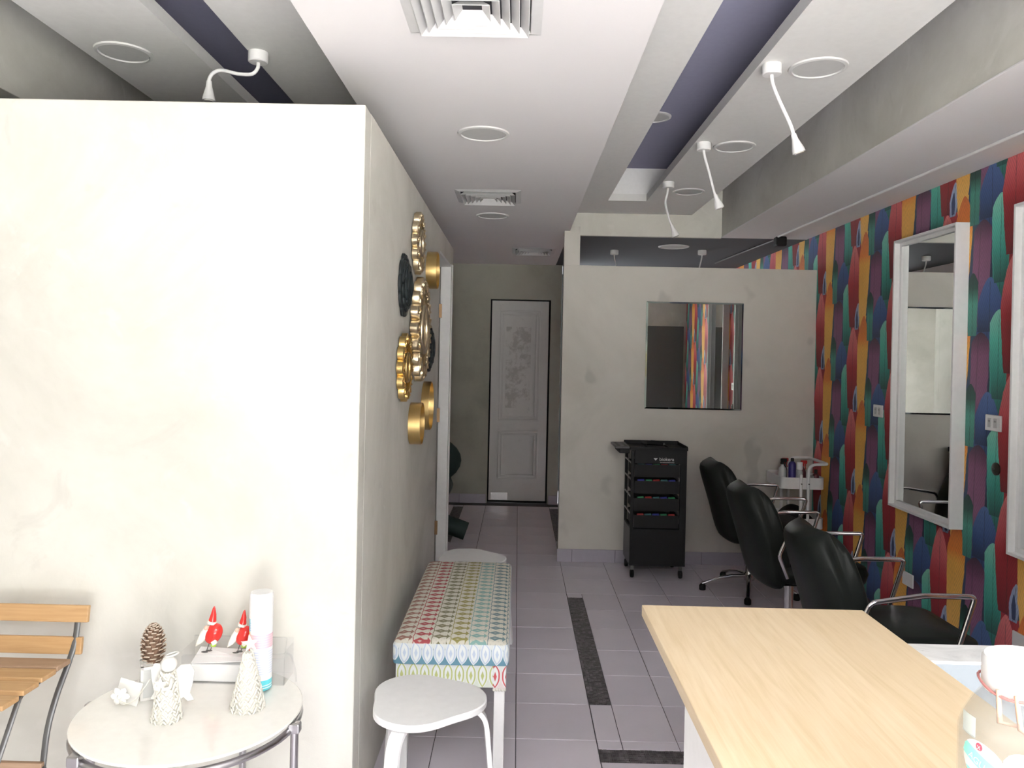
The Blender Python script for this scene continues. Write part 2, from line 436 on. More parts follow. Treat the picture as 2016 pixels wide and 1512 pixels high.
# ceilings
struct(box('ceiling', purple, (XL-.1, XR+.12, Y0, 9.3, ZU, ZU+.1)))
struct(box('trim_1', ceil_white, (-.645, .372, Y0, YB, ZC, ZC+.1), bevel=.002))          # central dropped ceiling
def panel(name, xa, xb, s0, s1, ys0, ys1, y1):
    q = MB(); t = .05
    q.box(xa, s0, Y0, y1, ZP, ZP+t); q.box(s1, xb, Y0, y1, ZP, ZP+t)
    q.box(s0, s1, ys1, y1, ZP, ZP+t)
    if ys0 > Y0: q.box(s0, s1, Y0, ys0, ZP, ZP+t)
    return struct(q.build(name, panel_white))
pr = panel('trim_2', .36, 1.335, .622, .898, Y0, 5.60, 6.12)
box('slot_end', white_matt, (.56, 1.10, 5.601, 5.62, ZP+.05, ZU), pr)
pl_ = panel('trim_3', -1.69, -.63, -1.262, -1.047, Y0, 5.60, 6.12)
box('slot_end', white_matt, (-1.27, -1.04, 5.601, 5.62, ZP+.05, ZU), pl_)
YBM = 6.1
t4 = struct(box('trim_4', plaster, (1.572, XR, Y0, YBM, ZC+.008, ZU)))
box('soffit_board', ceil_white, (1.567, XR, Y0, YBM, ZC, ZC+.008), t4, bevel=.0015)               # right soffit
struct(box('trim_5', plaster, (XL, -1.95, Y0, 9.2, ZC, ZU), bevel=.003))                   # left soffit
struct(box('trim_6', plaster, (.372, 1.572, YBM, YBM+.04, ZC, ZU)))
struct(box('trim_9', rear_shade, (.372, 1.572, YBM+.04, 9.2, ZC, ZU)))                            # beam and low ceiling behind
struct(box('trim_10', rear_shade, (1.572, XR, YBM, 9.2, ZC, ZU)))
struct(box('trim_7', ceil_white, (-1.95, -.645, YBM, 9.2, ZC, ZU)))
struct(box('trim_8', ceil_white, (-.645, .372, YB, 9.2, ZC, ZC+.1)))

# baseboards
def baseboard(name, x0, x1, y, wall_y):
    bb = struct(box(name, grout, (x0, x1, y+.004, wall_y, 0, .092)))
    x = x0
    first = T*.35
    while x < x1-.01:
        xe = min(x+(first if x == x0 else T), x1)
        MB().box(x+.001, xe-.001, y, y+.01, .0005, .095).build('tile', base_m, bb, bevel=.0015, seg=1); x = xe
    return bb
base_m = mat('lilac_skirting_tile', (.40, .375, .44), .25)
baseboard('baseboard_middle', .322, XR, YP-.012, YP)
baseboard('baseboard_back', -2.0, -.31, YB-.012, YB)
baseboard('baseboard_right', .34, .44, YB-.012, YB)

# side door frame (open door, hinges on the far jamb)
d1 = thing('door_1', '', '', (XS, DY1, 0)); del d1['label']; del d1['category']; d1['kind'] = 'structure'
MB().box(XS-.07, XS+.004, DY1-.035, DY1+.03, 0, DZ).build('jamb', white_matt, d1, bevel=.002)
MB().box(XS-.1, XS-.001, DY0, DY0+.02, 0, DZ).build('jamb', white_matt, d1, bevel=.002)
MB().box(XS-.1, XS-.001, DY0+.02, DY1-.035, DZ-.02, DZ).build('head_jamb', white_matt, d1, bevel=.002)
MB().box(XS+.0, XS+.010, DY1+.03, DY1+.085, 0, DZ+.005).build('casing', white_matt, d1, bevel=.002)
MB().box(XS-.85, XS-.088, DY1-.075, DY1-.037, .01, DZ-.03).build('leaf', white_matt, d1, bevel=.002)
for z in (1.86, 1.10, .28):
    MB().box(XS-.092, XS-.058, DY1-.040, DY1-.0345, z-.05, z+.05).build('hinge', brass, d1, bevel=.001)

# back door
def f_door(nt, v, x, y, z):
    a = noise(nt, v, 5, 5, .7, dist=.8); b = noise(nt, v, 13, 4, .7)
    inp = (x+.0).abs().lt(.13)*z.gt(1.0)*z.lt(1.85)
    k = mixc(nt, a, (.52, .52, .51), (.62, .62, .61))
    k = mixc(nt, (a*.6+b*.4).sm(.44, .56)*inp*.5, k, (.27, .25, .24))
    return mixc(nt, b.sm(.6, .75)*.3, k, (.33, .33, .33))
door_m = mat('peeling_white_door', rough=.6, fn=f_door, Specular_IOR_Level=.15)
d2 = thing('door_2', '', '', (0, YB, 0)); del d2['label']; del d2['category']; d2['kind'] = 'structure'
DL, DR = -.283, .311
MB().box(-.30, .33, YB+.06, YB+.1, 0, 2.135).build('dark_reveal', mat('dark_gap', (.01, .01, .01), .9), d2)
lf = MB().box(DL, DR, YB+.012, YB+.05, .03, 2.12).build('leaf', door_m, d2, bevel=.002)
def mould(x0, x1, z0, z1, y, w_=.016, d=.017):
    q = MB()
    for a in (0, .032):
        X0, X1, Z0, Z1 = x0+a, x1-a, z0+a, z1-a
        q.box(X0, X1, y-d, y+.002, Z1-w_, Z1); q.box(X0, X1, y-d, y+.002, Z0, Z0+w_)
        q.box(X0, X0+w_, y-d, y+.002, Z0+w_, Z1-w_); q.box(X1-w_, X1, y-d, y+.002, Z0+w_, Z1-w_)
    q.build('panel_moulding', door_m, lf, bevel=.003)
mould(-.195, .225, .865, 2.02, YB+.012); mould(-.195, .225, .255, .76, YB+.012)
MB().box(DL+.02, DL+.20, YB+.006, YB+.014, .035, .115).build('kick_plate', steel, lf, bevel=.002)

# ================================================================== CEILING FITTINGS
def vent(x, y, label, S=.195):
    t = thing('air_vent', label, 'vent', (x, y, ZC), 'square louvred vents in the white ceiling')
    fr = MB()
    def sq(a, b, z0, z1):           # square frame ring between half sizes
        ro = [[(x-a, y-a, z0), (x+a, y-a, z0), (x+a, y+a, z0), (x-a, y+a, z0)], [(x-b, y-b, z1), (x+b, y-b, z1), (x+b, y+b, z1), (x-b, y+b, z1)]]
        return ro
    fr.loft([*sq(S, S-.030, ZC-.001, ZC-.010), *sq(S-.032, S-.034, ZC-.009, ZC-.001)], False)
    fr.build('frame', mat('vent_enamel', (.60, .60, .60), .5), t)
    MB().box(x-S+.033, x+S-.033, y-S+.033, y+S-.033, ZC-.0015, ZC-.0005).build('duct_opening', mat('duct_dark', (.03, .03, .035), .9), t)
    a = S-.036
    k = 0
    while a > .03:
        q = MB()
        q.loft([*sq(a, a-.022, ZC-.024, ZC-.003), *sq(a-.024, a-.002, ZC-.003, ZC-.025)], False, closed=True)
        q.build('louvre', mat('vent_enamel', (.60, .60, .60), .5), t); a -= .027; k += 1
    MB().lathe([(.001, ZC-.014), (.004, ZC-.013), (.004, ZC-.008)], (x, y+S-.014, 0), 8).build('screw', dsteel, t)
    return t
vent(-.147, 2.128, 'large square vent cut by the top edge of the photo')
vent(-.198, 4.68, 'square louvred vent in mid ceiling, between the two round speakers')
vent(.118, 7.03, 'farthest square louvred vent near the dark back door')
def disc(x, y, z, r, label, m=None):
    t = thing('ceiling_speaker', label, 'speaker', (x, y, z), 'round ceiling speakers')
    MB().lathe([(r, z-.001), (r-.002, z-.007), (r-.014, z-.009), (r-.016, z-.005), (r-.016, z-.001)], (x, y, 0), 40).build('rim', m or mat('rim_paint', (.62, .62, .61), .7), t, smooth=50)
    MB().lathe([(r-.017, z-.001), (r-.017, z-.004), (.001, z-.0045)], (x, y, 0), 40).build('grille', mat('speaker_grille', (.50, .50, .49), .9), t, smooth=50)
disc(-.170, 3.355, ZC, .112, 'round flush speaker in the white ceiling above the gold mirrors')
disc(-.195, 5.31, ZC, .112, 'round flush speaker behind the middle ceiling vent')
disc(1.128, 3.00, ZP, .110, 'round flush speaker beside the nearest right gooseneck lamp')
disc(1.118, 4.12, ZP, .110, 'round flush speaker beside the second gooseneck lamp on the right')
disc(1.122, 5.24, ZP, .105, 'round flush speaker beside the third gooseneck lamp on the right')
disc(-1.535, 2.97, ZP, .105, 'round flush speaker over the white front wall, far left')
disc(.735, 4.40, ZU, .10, 'round speaker half hidden in the lilac ceiling slot')
disc(1.297, 6.6, ZC, .13, 'dark round speaker in the low ceiling behind the partition')

def lamp(x, y, z, path, label, r=.0072):
    t = thing('gooseneck_lamp', label, 'lamp', (x, y, z), 'white gooseneck lamps on the ceiling')
    MB().lathe([(.036, z-.0005), (.037, z-.004), (.037, z-.036), (.033, z-.040), (.001, z-.040)], (x, y, 0), 28).build('canopy', white_gloss, t, smooth=40)
    P = bez(path, 8)
    MB().tube(P, r, 8).build('flexible_arm', white_gloss, t, smooth=60)
    e = Vector(path[-1]); d = (e-Vector(path[-2])).normalized()
    MB().tube([e-d*.012, e+d*.01, e+d*.05, e+d*.062], [.010, .012, .023, .024], 18).build('lamp_head', white_gloss, t, smooth=40)
    MB().tube([e+d*.062, e+d*.066], [.019, .017], 14).build('lens', mat('lamp_lens', (.5, .5, .48), .2), t)
lamp(.945, 2.98, ZP, [(.945, 2.98, 2.64), (.950, 2.98, 2.60), (.978, 2.98, 2.534), (1.02, 2.98, 2.448), (1.036, 2.98, 2.400)], 'nearest white gooseneck lamp on the right ceiling panel')
lamp(.945, 4.07, ZP, [(.945, 4.07, 2.64), (.952, 4.07, 2.60), (.975, 4.07, 2.525), (1.002, 4.07, 2.428), (1.014, 4.07, 2.395)], 'middle white gooseneck lamp on the right ceiling panel')
lamp(.936, 4.98, ZP, [(.936, 4.98, 2.64), (.928, 4.98, 2.59), (.920, 4.98, 2.54), (.945, 4.98, 2.443), (.968, 4.98, 2.388)], 'white gooseneck lamp hanging before the plaster beam')
lamp(-1.012, 2.95, ZP, [(-1.012, 2.95, 2.64), (-1.013, 2.95, 2.615), (-1.035, 2.95, 2.592), (-1.09, 2.95, 2.592), (-1.15, 2.95, 2.604), (-1.183, 2.95, 2.592), (-1.197, 2.95, 2.568), (-1.197, 2.95, 2.550)], 'curled white gooseneck lamp above the front wall')
lamp(.831, 6.9, ZC, [(.831, 6.9, 2.465), (.835, 6.9, 2.42), (.86, 6.9, 2.33), (.87, 6.9, 2.22)], 'left gooseneck lamp in the dark gap above the partition', .006)
lamp(1.585, 6.8, ZC, [(1.585, 6.8, 2.465), (1.58, 6.8, 2.42), (1.56, 6.8, 2.33), (1.54, 6.8, 2.22)], 'right gooseneck lamp in the dark gap above the partition', .006)
# conduit and emergency light on right soffit
tag(MB().tube([(2.035, 0, ZC-.007), (2.024, 3.2, ZC-.007), (1.958, 5.93, ZC-.007)], .008, 8).build('conduit', white_matt, smooth=60), 'thin white cable conduit along the right soffit', 'conduit')
t = thing('emergency_light', 'small black box unit under the soffit where the conduit ends', 'light', (1.99, 5.98, ZC))
MB().box(1.95, 2.03, 5.94, 6.02, ZC-.075, ZC-.001).build('housing', black_pl, t, bevel=.012, seg=3)
MB().tube([(1.955, 6.02, ZC-.02), (1.90, 7.6, ZC-.01)], .007, 8).build('cable', dsteel, t, smooth=60)
tag(MB().tube([(.9, 8.6, 2.42), (1.5, 8.6, 2.42)], .012, 8).build('wall_pipe', white_matt, smooth=60), 'faint white pipe in the dark above the partition', 'pipe')
MB().box(.87, 1.53, 8.62, 9.0, 2.40, 2.44).build('bracket', dsteel, bpy.data.objects['wall_pipe'])

# ================================================================== MIRRORS AND WALL FITTINGS
def wall_mirror(y0, y1, z0, z1, label):
    t = thing('wall_mirror', label, 'mirror', (XR, (y0+y1)/2, z0), 'white framed mirrors on the feather wallpaper')
    xf = XR-.070; w_ = .014
    q = MB()
    q.box(xf, XR-.001, y0, y0+w_, z0, z1); q.box(xf, XR-.001, y1-w_, y1, z0, z1)
    q.box(xf, XR-.001, y0+w_, y1-w_, z0, z0+w_); q.box(xf, XR-.001, y0+w_, y1-w_, z1-w_, z1)
    q.build('frame', white_gloss, t, bevel=.0015)
    i = MB(); xi = XR-.040; a = w_; b = w_+.020
    i.box(xi, XR-.002, y0+a, y0+b, z0+a, z1-a); i.box(xi, XR-.002, y1-b, y1-a, z0+a, z1-a)
    i.box(xi, XR-.002, y0+b, y1-b, z0+a, z0+b); i.box(xi, XR-.002, y0+b, y1-b, z1-b, z1-a)
    i.build('inner_rebate', white_gloss, t, bevel=.001)
    MB().box(xi+.012, XR-.004, y0+b-.004, y1-b+.004, z0+b-.004, z1-b+.004).build('glass', mirror_m, t)
wall_mirror(3.89, 4.535, .722, 2.255, 'tall white framed mirror in the middle of the feather wallpaper')
wall_mirror(2.79, 3.44, .715, 2.255, 'tall white framed mirror cut by the right edge of the photo')
t = thing('partition_mirror', 'frameless square mirror on the far plaster wall, beside the black trolley', 'mirror', (1.32, YP, 1.16))
x0, x1, z0, z1 = .957, 1.687, 1.168, 1.975; y = YP-.014
MB().box(x0+.012, x1-.012, y, YP-.002, z0+.012, z1-.012).build('glass', mirror_m, t)
MB().loft([[(x0, y+.004, z0), (x1, y+.004, z0), (x1, y+.004, z1), (x0, y+.004, z1)], [(x0+.012, y-.0002, z0+.012), (x1-.012, y-.0002, z0+.012), (x1-.012, y-.0002, z1-.012), (x0+.012, y-.0002, z1-.012)]], False).build('bevelled_edge', mirror_edge, t)
MB().box(x0, x1, y+.004, YP-.001, z0, z1).build('backing', mirror_edge, t)

def outlet(y, z, w_, h, label, sock=0, m=None):
    t = thing('wall_plate', label, 'socket', (XR, y, z), 'white plates on the feather wallpaper')
    MB().box(XR-.010, XR-.0005, y-w_/2, y+w_/2, z-h/2, z+h/2).build('plate', m or white_gloss, t, bevel=.003)
    for k in range(sock):
        yy = y+(k-.5*(sock-1))*.045
        MB().box(XR-.0125, XR-.0095, yy-.014, yy+.014, z-.022, z+.022).build('socket_insert', mat('socket_grey', (.55, .55, .55), .4), t, bevel=.002)
        for s in (-.005, .005):
            MB().box(XR-.0131, XR-.0124, yy+s-.001, yy+s+.001, z+.004, z+.013).build('slot', black_pl, t)
outlet(4.82, 1.25, .118, .075, 'white double socket just left of the middle tall mirror', 2)
outlet(3.655, 1.275, .118, .075, 'white double socket between the two tall mirrors', 2)
outlet(4.41, .325, .115, .075, 'blank white plate low on the wallpaper under the middle mirror')
outlet(3.42, .33, .115, .075, 'blank white plate low on the wallpaper above the marble ledge, far right')
t = thing('cable_grommet', 'small round dark bronze cap on wallpaper below the right socket', 'cap', (XR, 3.632, 1.063))
MB().lathe([(.030, 0), (.030, .006), (.022, .012), (.001, .013)], (XR, 3.632, 1.063), 24, lambda a, b, c: (-c, a, b)).build('cap', mat('dark_bronze', (.05, .042, .035), .35, .5), t, smooth=50)
MB().lathe([(.006, .012), (.005, .020), (.001, .021)], (XR, 3.632, 1.063), 12, lambda a, b, c: (-c, a, b)).build('knob', dsteel, t, smooth=50)

# ------------------------------------------------------------------ medallions on the side wall (facing +X)
MPX = lambda a, b, c: (c, a, b)
def scallop(R, n, amp, ph=0, m_=144, p=.7):
    out = []
    for k in range(m_):
        th = 2*pi*k/m_; r = R*(1-amp+amp*abs(cos(n*(th+ph)/2))**p); out.append((r, th))
    return out
def annulus(mb, outer, rin, z0, z1, c, edge=.004):
    n = len(outer); P = lambda r, th, h: tuple(Vector(MPX(r*cos(th), r*sin(th), h))+Vector(c))
    rings = [[P(rin, th, z0) for r, th in outer], [P(r, th, z0) for r, th in outer], [P(r, th, z1-edge) for r, th in outer],
             [P(r-edge, th, z1) for r, th in outer], [P(rin+edge, th, z1) for r, th in outer], [P(rin, th, z1-edge) for r, th in outer]]
    mb.loft(rings, False, closed=True)
def torus(mb, R, r, h, c, n=48, k=8):
    mb.tube([Vector(MPX(R*cos(2*pi*i/n), R*sin(2*pi*i/n), h))+Vector(c) for i in range(n)], r, k, closed=True)
def medallion(y, z, R, m_, label, style, n=12, dep=.032, rm=None):
    t = thing('sunburst_mirror', label, 'mirror', (XS, y, z), 'round ornamental mirrors on the side wall')
    c = (XS+.001, y, z); rm = rm or R*.34
    if style == 'scroll':
        q = MB(); annulus(q, scallop(R, n, .17), R*.72, .004, dep, c); q.build('scalloped_rim', m_, t, smooth=35)
        q = MB()
        for k in range(n):
            th = 2*pi*k/n; u = Vector(MPX(cos(th), sin(th), 0)); w_ = Vector(MPX(-sin(th), cos(th), 0)); C0 = Vector(c)+Vector((dep*.8, 0, 0))
            for s in (-1, 1):           # small scroll curls
                pts = [C0+Vector((dep*.25, 0, 0))+u*R*(.80+.10*cos(a*1.1))+w_*s*R*(.07+.060*sin(a)) for a in [i*.55 for i in range(9)]]
                q.tube(pts, [R*.030*(1-.06*i) for i in range(9)], 6)
            q.ball(C0+u*R*.90, R*.045, nu=8, nv=5)
        q.build('scroll_relief', m_, t, smooth=50)
        q = MB()
        for k in range(n*2):
            th = 2*pi*(k+.5)/(n*2); u = Vector(MPX(cos(th), sin(th), 0)); C0 = Vector(c)+Vector((dep*.55, 0, 0))
            q.tube([C0+u*R*.40, C0+u*R*.72], [R*.022, R*.03], 6)
        q.build('spokes', m_, t, smooth=50)
    else:
        for a, (fr, n2) in enumerate(((1.0, n), (.84, n), (.66, n))):
            q = MB(); annulus(q, scallop(R*fr, n2, .16, a*pi/n, p=.35), R*.30, .002+a*.009, dep*.45+a*dep*.27, c); q.build('petal_ring', m_, t, smooth=30)
    q = MB(); torus(q, rm+R*.05, R*.055, dep*.95, c); q.build('inner_ring', m_, t, smooth=60)
    MB().lathe([(rm+R*.03, .004), (rm+R*.03, dep*.7), (.001, dep*.72)], c, 40, MPX).build('glass', mirror_m, t)
medallion(3.71, 2.07, .150, champagne, 'topmost gold scroll-edged round mirror on the side wall', 'scroll', 12)
medallion(3.815, 1.662, .258, champagne, 'largest champagne sunburst mirror in the centre of the wall group', 'scroll', 18, .04, .095)
medallion(3.335, 1.483, .148, gilt, 'yellow gold scroll-edged mirror, lower left of the largest one', 'scroll', 12)
medallion(3.345, 1.836, .138, charcoal, 'black petal-shaped mirror nearest the front corner, upper left of group', 'petal', 10)
medallion(4.31, 1.577, .136, charcoal, 'black petal-shaped mirror behind the largest sunburst mirror', 'petal', 10)
def goldring(y, z, R, d, label):
    t = thing('ring_mirror', label, 'mirror', (XS, y, z), 'plain gold drum mirrors on the side wall')
    c = (XS+.001, y, z)
    MB().lathe([(R, 0), (R, d), (R-.004, d), (R-.004, .004), (.001, .004)], c, 56, MPX).build('gold_rim', gold, t, smooth=40)
    MB().lathe([(R-.0045, .0045), (R-.0045, .008), (.001, .008)], c, 48, MPX).build('glass', mirror_m, t)
goldring(4.245, 2.0, .101, .055, 'uppermost plain gold drum mirror near the door frame')
goldring(4.19, 1.265, .130, .040, 'larger open gold drum mirror showing its inside, lowest right')
goldring(3.685, 1.212, .099, .055, 'lowest plain gold drum mirror, overlapping a larger ring')

# ================================================================== COUNTER, LEDGE, JAR
t = thing('reception_counter', 'pale maple topped reception counter with white body', 'counter', (.52, 1.0, 0))
MB().box(.283, .766, .30, 1.708, .976, 1.0).build('worktop', bamboo, t, bevel=.0015)
MB().box(.335, .715, .38, 1.50, 0, .976).build('body', white_matt, t, bevel=.003)
t = thing('marble_ledge', 'low white partition with a pale marble capping, right of the counter', 'ledge', (1.4, 1.74, 0))
MB().box(.775, 1.95, 1.686, 1.79, .893, .90).build('marble_cap', marble, t, bevel=.002)
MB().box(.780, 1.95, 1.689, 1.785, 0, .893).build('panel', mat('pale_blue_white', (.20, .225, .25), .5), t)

jx, jy, jz = .532, .80, 1.0
t = thing('storage_jar', 'clear plastic jar with white lid and turquoise label on the counter', 'jar', (jx, jy, jz))
R = .064
prof = [(.001, .001), (R-.006, .001), (R, .008), (R, .055), (R-.002, .058), (R, .061), (R, .100), (R-.002, .103), (R, .106), (R, .160), (R-.003, .172), (R-.012, .190), (.041, .205), (.041, .218)]
inner = [(max(r-.0016, .001), h+(.0015 if h < .01 else 0)) for r, h in reversed(prof)]
MB().lathe([(r, h+jz) for r, h in prof+inner], (jx, jy, 0), 48).build('body', pet, t, smooth=50)
MB().lathe([(.042, jz+.206), (.0435, jz+.208), (.0435, jz+.236), (.041, jz+.240), (.001, jz+.240)], (jx, jy, 0), 40).build('lid', white_gloss, t, smooth=40)
def curved(name, poly, m_, r, a0, z0, parent, tilt=0, lift=0):   # flat artwork wrapped on the jar wall
    vs, fs = poly; out = []
    for p in vs:
        x_, y_ = p[0]*cos(tilt)-p[1]*sin(tilt), p[0]*sin(tilt)+p[1]*cos(tilt)
        a = a0+x_/r; out.append((jx+(r+lift)*cos(a), jy+(r+lift)*sin(a), z0+y_))
    return MB().add(out, fs).build(name, m_, parent)
def strip_poly(fn, x0, x1, n=24):         # quads between lower and upper outline
    vs = []; fs = []
    for i in range(n+1):
        x = x0+(x1-x0)*i/n; lo, hi = fn(x); vs += [(x, lo, 0), (x, hi, 0)]
    for i in range(n): fs.append((2*i, 2*i+2, 2*i+3, 2*i+1))
    return vs, fs
A0 = radians(-160); TL = radians(-20); Z0 = jz+.142
ea, eb = .026, .021
ell = lambda x, k=1.0: eb*k*sqrt(max(0, 1-(x/(ea*k))**2))
curved('label_paper', strip_poly(lambda x: (-ell(x), ell(x)), -ea, ea), mat('label_white', (.82, .80, .78), .5), R, A0, Z0, t, TL, .0006)
tq = mat('turquoise_print', (.30, .75, .68), .5)
curved('label_band', strip_poly(lambda x: (-min(.006, ell(x)), min(.008, ell(x))), -ea*.98, ea*.98), tq, R, A0, Z0, t, TL, .0009)
curved('label_band', strip_poly(lambda x: (-ell(x, .97), max(-ell(x, .97), -.0125+x*.15)), -ea*.6, ea*.7), tq, R, A0, Z0, t, TL, .0009)
curved('label_text', text_geo('AGUA', .0095), mat('label_text_white', (.85, .85, .83), .5), R, A0-.05, Z0, t, TL, .0013)
curved('label_seal', strip_poly(lambda x: (-sqrt(max(0, .0038**2-x*x)), sqrt(max(0, .0038**2-x*x))), -.0038, .0038, 16), mat('seal_red', (.70, .10, .16), .5), R, A0-.05, Z0+.0165, t, 0, .0012)
curved('label_seal_mark', text_geo('x', .008), mat('label_text_white'), R, A0-.05, Z0+.0165, t, 0, .0016)
curved('price_sticker', strip_poly(lambda x: (-.0105, .0105), -.011, .011, 6), mat('sticker_mint', (.62, .68, .66), .6), R, radians(181), jz+.1735, t, 0, -.0012)
curved('label_paper', strip_poly(lambda x: (-ell(x, .9), ell(x, .9)), -ea*.9, ea*.9), mat('label_mint', (.55, .75, .70), .5), R, radians(-122), Z0+.006, t, TL, .0006)
for k, (a, ln) in enumerate(((-160, .030), (-138, .045), (-60, .05))):
    a = radians(a); p = Vector((jx+(R-.012)*cos(a)*.86, jy+(R-.012)*sin(a)*.86, jz+.215))
    MB().tube([p, p+Vector((.006*cos(a+1), -.006, -.03)), p+Vector((.012+.01*k, -.016, -ln))], [.0022, .003, .0016], 8).build('twine_tie', mat('pink_tan_twine', (.58, .36, .26), .8), t, smooth=60)
q = MB(); q.tube([(jx+.046*cos(a), jy+.046*sin(a), jz+.212+.003*sin(3*a)) for a in [2*pi*i/32 for i in range(32)]], .0014, 6, closed=True)
q.build('twine', mat('rose_twine', (.45, .18, .17), .8), t, smooth=60)

# ================================================================== STYLING CHAIRS
def make_chair(loc, label):
    t = thing('styling_chair', label, 'chair', loc, 'black salon chairs facing the wallpaper', world=False)
    # backrest: closed side profile swept across width, bulged
    fr_c = [(-.245, .865), (-.190, .835), (-.150, .76), (-.118, .66), (-.095, .56), (-.085, .48), (-.10, .40)]
    re_c = [(-.300, .868), (-.345, .845), (-.335, .78), (-.292, .66), (-.262, .56), (-.235, .46), (-.205, .36)]
    n = 12; rings = []
    for i in range(n+1):
        u = -1+2*i/n; sh = max(.0, 1-abs(u)**5)        # rounding at the sides
        ring = []
        wrap = .045*u*u
        mids = [((a[0]+b[0])/2, (a[1]+b[1])/2) for a, b in zip(fr_c, re_c)]
        def wid(z): return .225+.02*sin((z-.36)/.5*pi) - .055*max(0, (z-.70)/.17)**2
        k = .35+.65*sh**.6
        for (px, pz), (mx, mz) in list(zip(fr_c, mids)): ring.append(Vector((mx+(px-mx)*k+wrap, u*wid(pz), mz+(pz-mz)*k)))
        ring.append(Vector((-.155+wrap, u*wid(.345), .345+.01*(1-k))))
        for (px, pz), (mx, mz) in reversed(list(zip(re_c, mids))): ring.append(Vector((mx+(px-mx)*k+wrap, u*wid(pz), mz+(pz-mz)*k)))
        ring.append(Vector((-.275+wrap, u*wid(.87), .885-.012*(1-k))))
        rings.append(ring)
    MB().loft(rings).build('backrest', vinyl, t, smooth=70, sub=1)
    # seat cushion
    def rect(hx, hy, cx, z, r=.07):
        out = []
        for sx, sy, a0 in ((1, 1, 0), (-1, 1, 90), (-1, -1, 180), (1, -1, 270)):
            for k in range(5):
                a = radians(a0+k*22.5); out.append(Vector((cx+sx*(hx-r)+r*cos(a), sy*(hy-r)+r*sin(a), z)))
        return out
    MB().loft([rect(.20, .205, .10, .385), rect(.235, .235, .10, .400), rect(.245, .243, .10, .445), rect(.235, .232, .10, .478), rect(.19, .19, .10, .492), rect(.08, .08, .10, .497, .04)]).build('seat', vinyl, t, smooth=60)
    MB().box(-.10, .16, -.09, .09, .345, .386).build('seat_plate', black_pl, t, bevel=.006)
    for s in (-1, 1):
        y = s*.268
        MB().tube(rounded([(.17, s*.235, .41), (.205, y, .45), (.272, y, .672), (.08, y, .672), (-.120, y, .640), (-.158, y, .552), (-.10, s*.235, .43)], .022, 4), .0105, 10).build('armrest', chrome, t, smooth=60)
    b = MB().lathe([(.034, .075), (.036, .085), (.036, .118), (.026, .130), (.024, .20), (.024, .346), (.001, .346)], (0, 0, 0), 24).build('column', chrome, t, smooth=40)
    for k in range(5):
        a = radians(36+72*k); u = Vector((cos(a), sin(a), 0))
        lg = MB().tube([u*.02+Vector((0, 0, .105)), u*.12+Vector((0, 0, .100)), u*.22+Vector((0, 0, .078)), u*.315+Vector((0, 0, .044))], [.020, .017, .014, .012], 10, flat=.75).build('base_leg', chrome, t, smooth=60)
        MB().lathe([(.020, .002), (.022, .006), (.022, .030), (.016, .040), (.001, .044)], tuple(u*.312), 16).build('foot_glide', black_pl, lg, smooth=50)
    return t
c1 = make_chair((1.580, 5.22, 0), 'farthest black salon chair, beside the white trolley')
dup(c1, (1.50, 4.24, 0), .03, 'middle black salon chair with chrome arms')
dup(c1, (1.465, 3.20, 0), 0, 'nearest black salon chair, behind the maple counter')

# ================================================================== BLACK TROLLEY
tx0, tx1, ty0, ty1 = .812, 1.202, 5.47, 5.80
t = thing('black_trolley', 'tall black salon trolley with drawers and white lettering against the partition', 'trolley', (1.0, 5.63, 0))
q = MB()
for y in (ty0, ty1-.025):
    q.box(tx0, tx0+.02, y, y+.025, .085, .895); q.box(tx1-.045, tx1, y, y+.025, .085, .895)
q.build('frame_posts', black_pl, t, bevel=.002)
MB().box(tx0+.012, tx1-.01, ty0-.002, ty1, .085, .345).build('bottom_bin', black_pl, t, bevel=.004)
MB().box(tx0-.001, tx0+.011, ty0+.012, ty1-.01, .085, .345).build('side_panel', mat('grey_side_panel', (.055, .055, .058), .4), t, bevel=.002)
zs = [.352, .472, .594, .710]
hair = [mat('roller_red', (.35, .03, .03), .5), mat('roller_green', (.03, .22, .09), .5), mat('roller_blue', (.04, .05, .30), .5), mat('roller_teal', (.05, .16, .17), .5)]
for k, z in enumerate(zs):
    d = MB()
    d.box(tx0+.025, tx1-.05, ty0+.004, ty0+.010, z, z+.088).box(tx0+.025, tx1-.05, ty1-.03, ty1-.024, z, z+.088)
    d.box(tx0+.025, tx0+.031, ty0+.010, ty1-.03, z, z+.088).box(tx1-.056, tx1-.05, ty0+.010, ty1-.03, z, z+.088).box(tx0+.031, tx1-.056, ty0+.010, ty1-.03, z, z+.006)
    dr = d.build('drawer', black_pl, t)
    for i in range(5):
        xx = tx0+.05+i*.055
        MB().tube([(xx, ty0+.03, z+.084), (xx+.045, ty0+.035, z+.086)], .012, 8).build('hair_roller', hair[(i*3+k) % 4], dr, smooth=60)
    for y in (tx0+.003,):
        MB().box(tx0-.001, tx0+.006, ty0+.022, ty1-.02, z+.092, z+.102).build('slide_rail', steel, t)
    MB().box(tx1-.05, tx1-.044, ty0+.02, ty1-.03, z+.085, z+.103).build('slide_rail', steel, t)
hp = MB().box(tx0+.022, tx1-.001, ty0-.004, ty0+.012, .805, .905).build('header_panel', black_pl, t, bevel=.003)
ink = mat('white_print', (.62, .62, .62), .5)
vs, fs = text_geo('biokera', .034)
MB().add([(1.058+a, ty0-.0052, .838+b) for a, b, c in vs], fs).build('lettering', ink, hp)
MB().add([(.965, ty0-.0052, .846), (.995, ty0-.0052, .846), (.980, ty0-.0052, .829)], [(0, 1, 2)]).build('triangle_mark', ink, hp)
q = MB()
for i in range(11): q.box(1.012+i*.0092, 1.019+i*.0092, ty0-.0056, ty0-.004, .8145, .8175)
q.build('underline_print', ink, hp)
q = MB()
q.box(tx0-.01, tx1+.005, ty0-.008, ty1+.005, .900, .908)
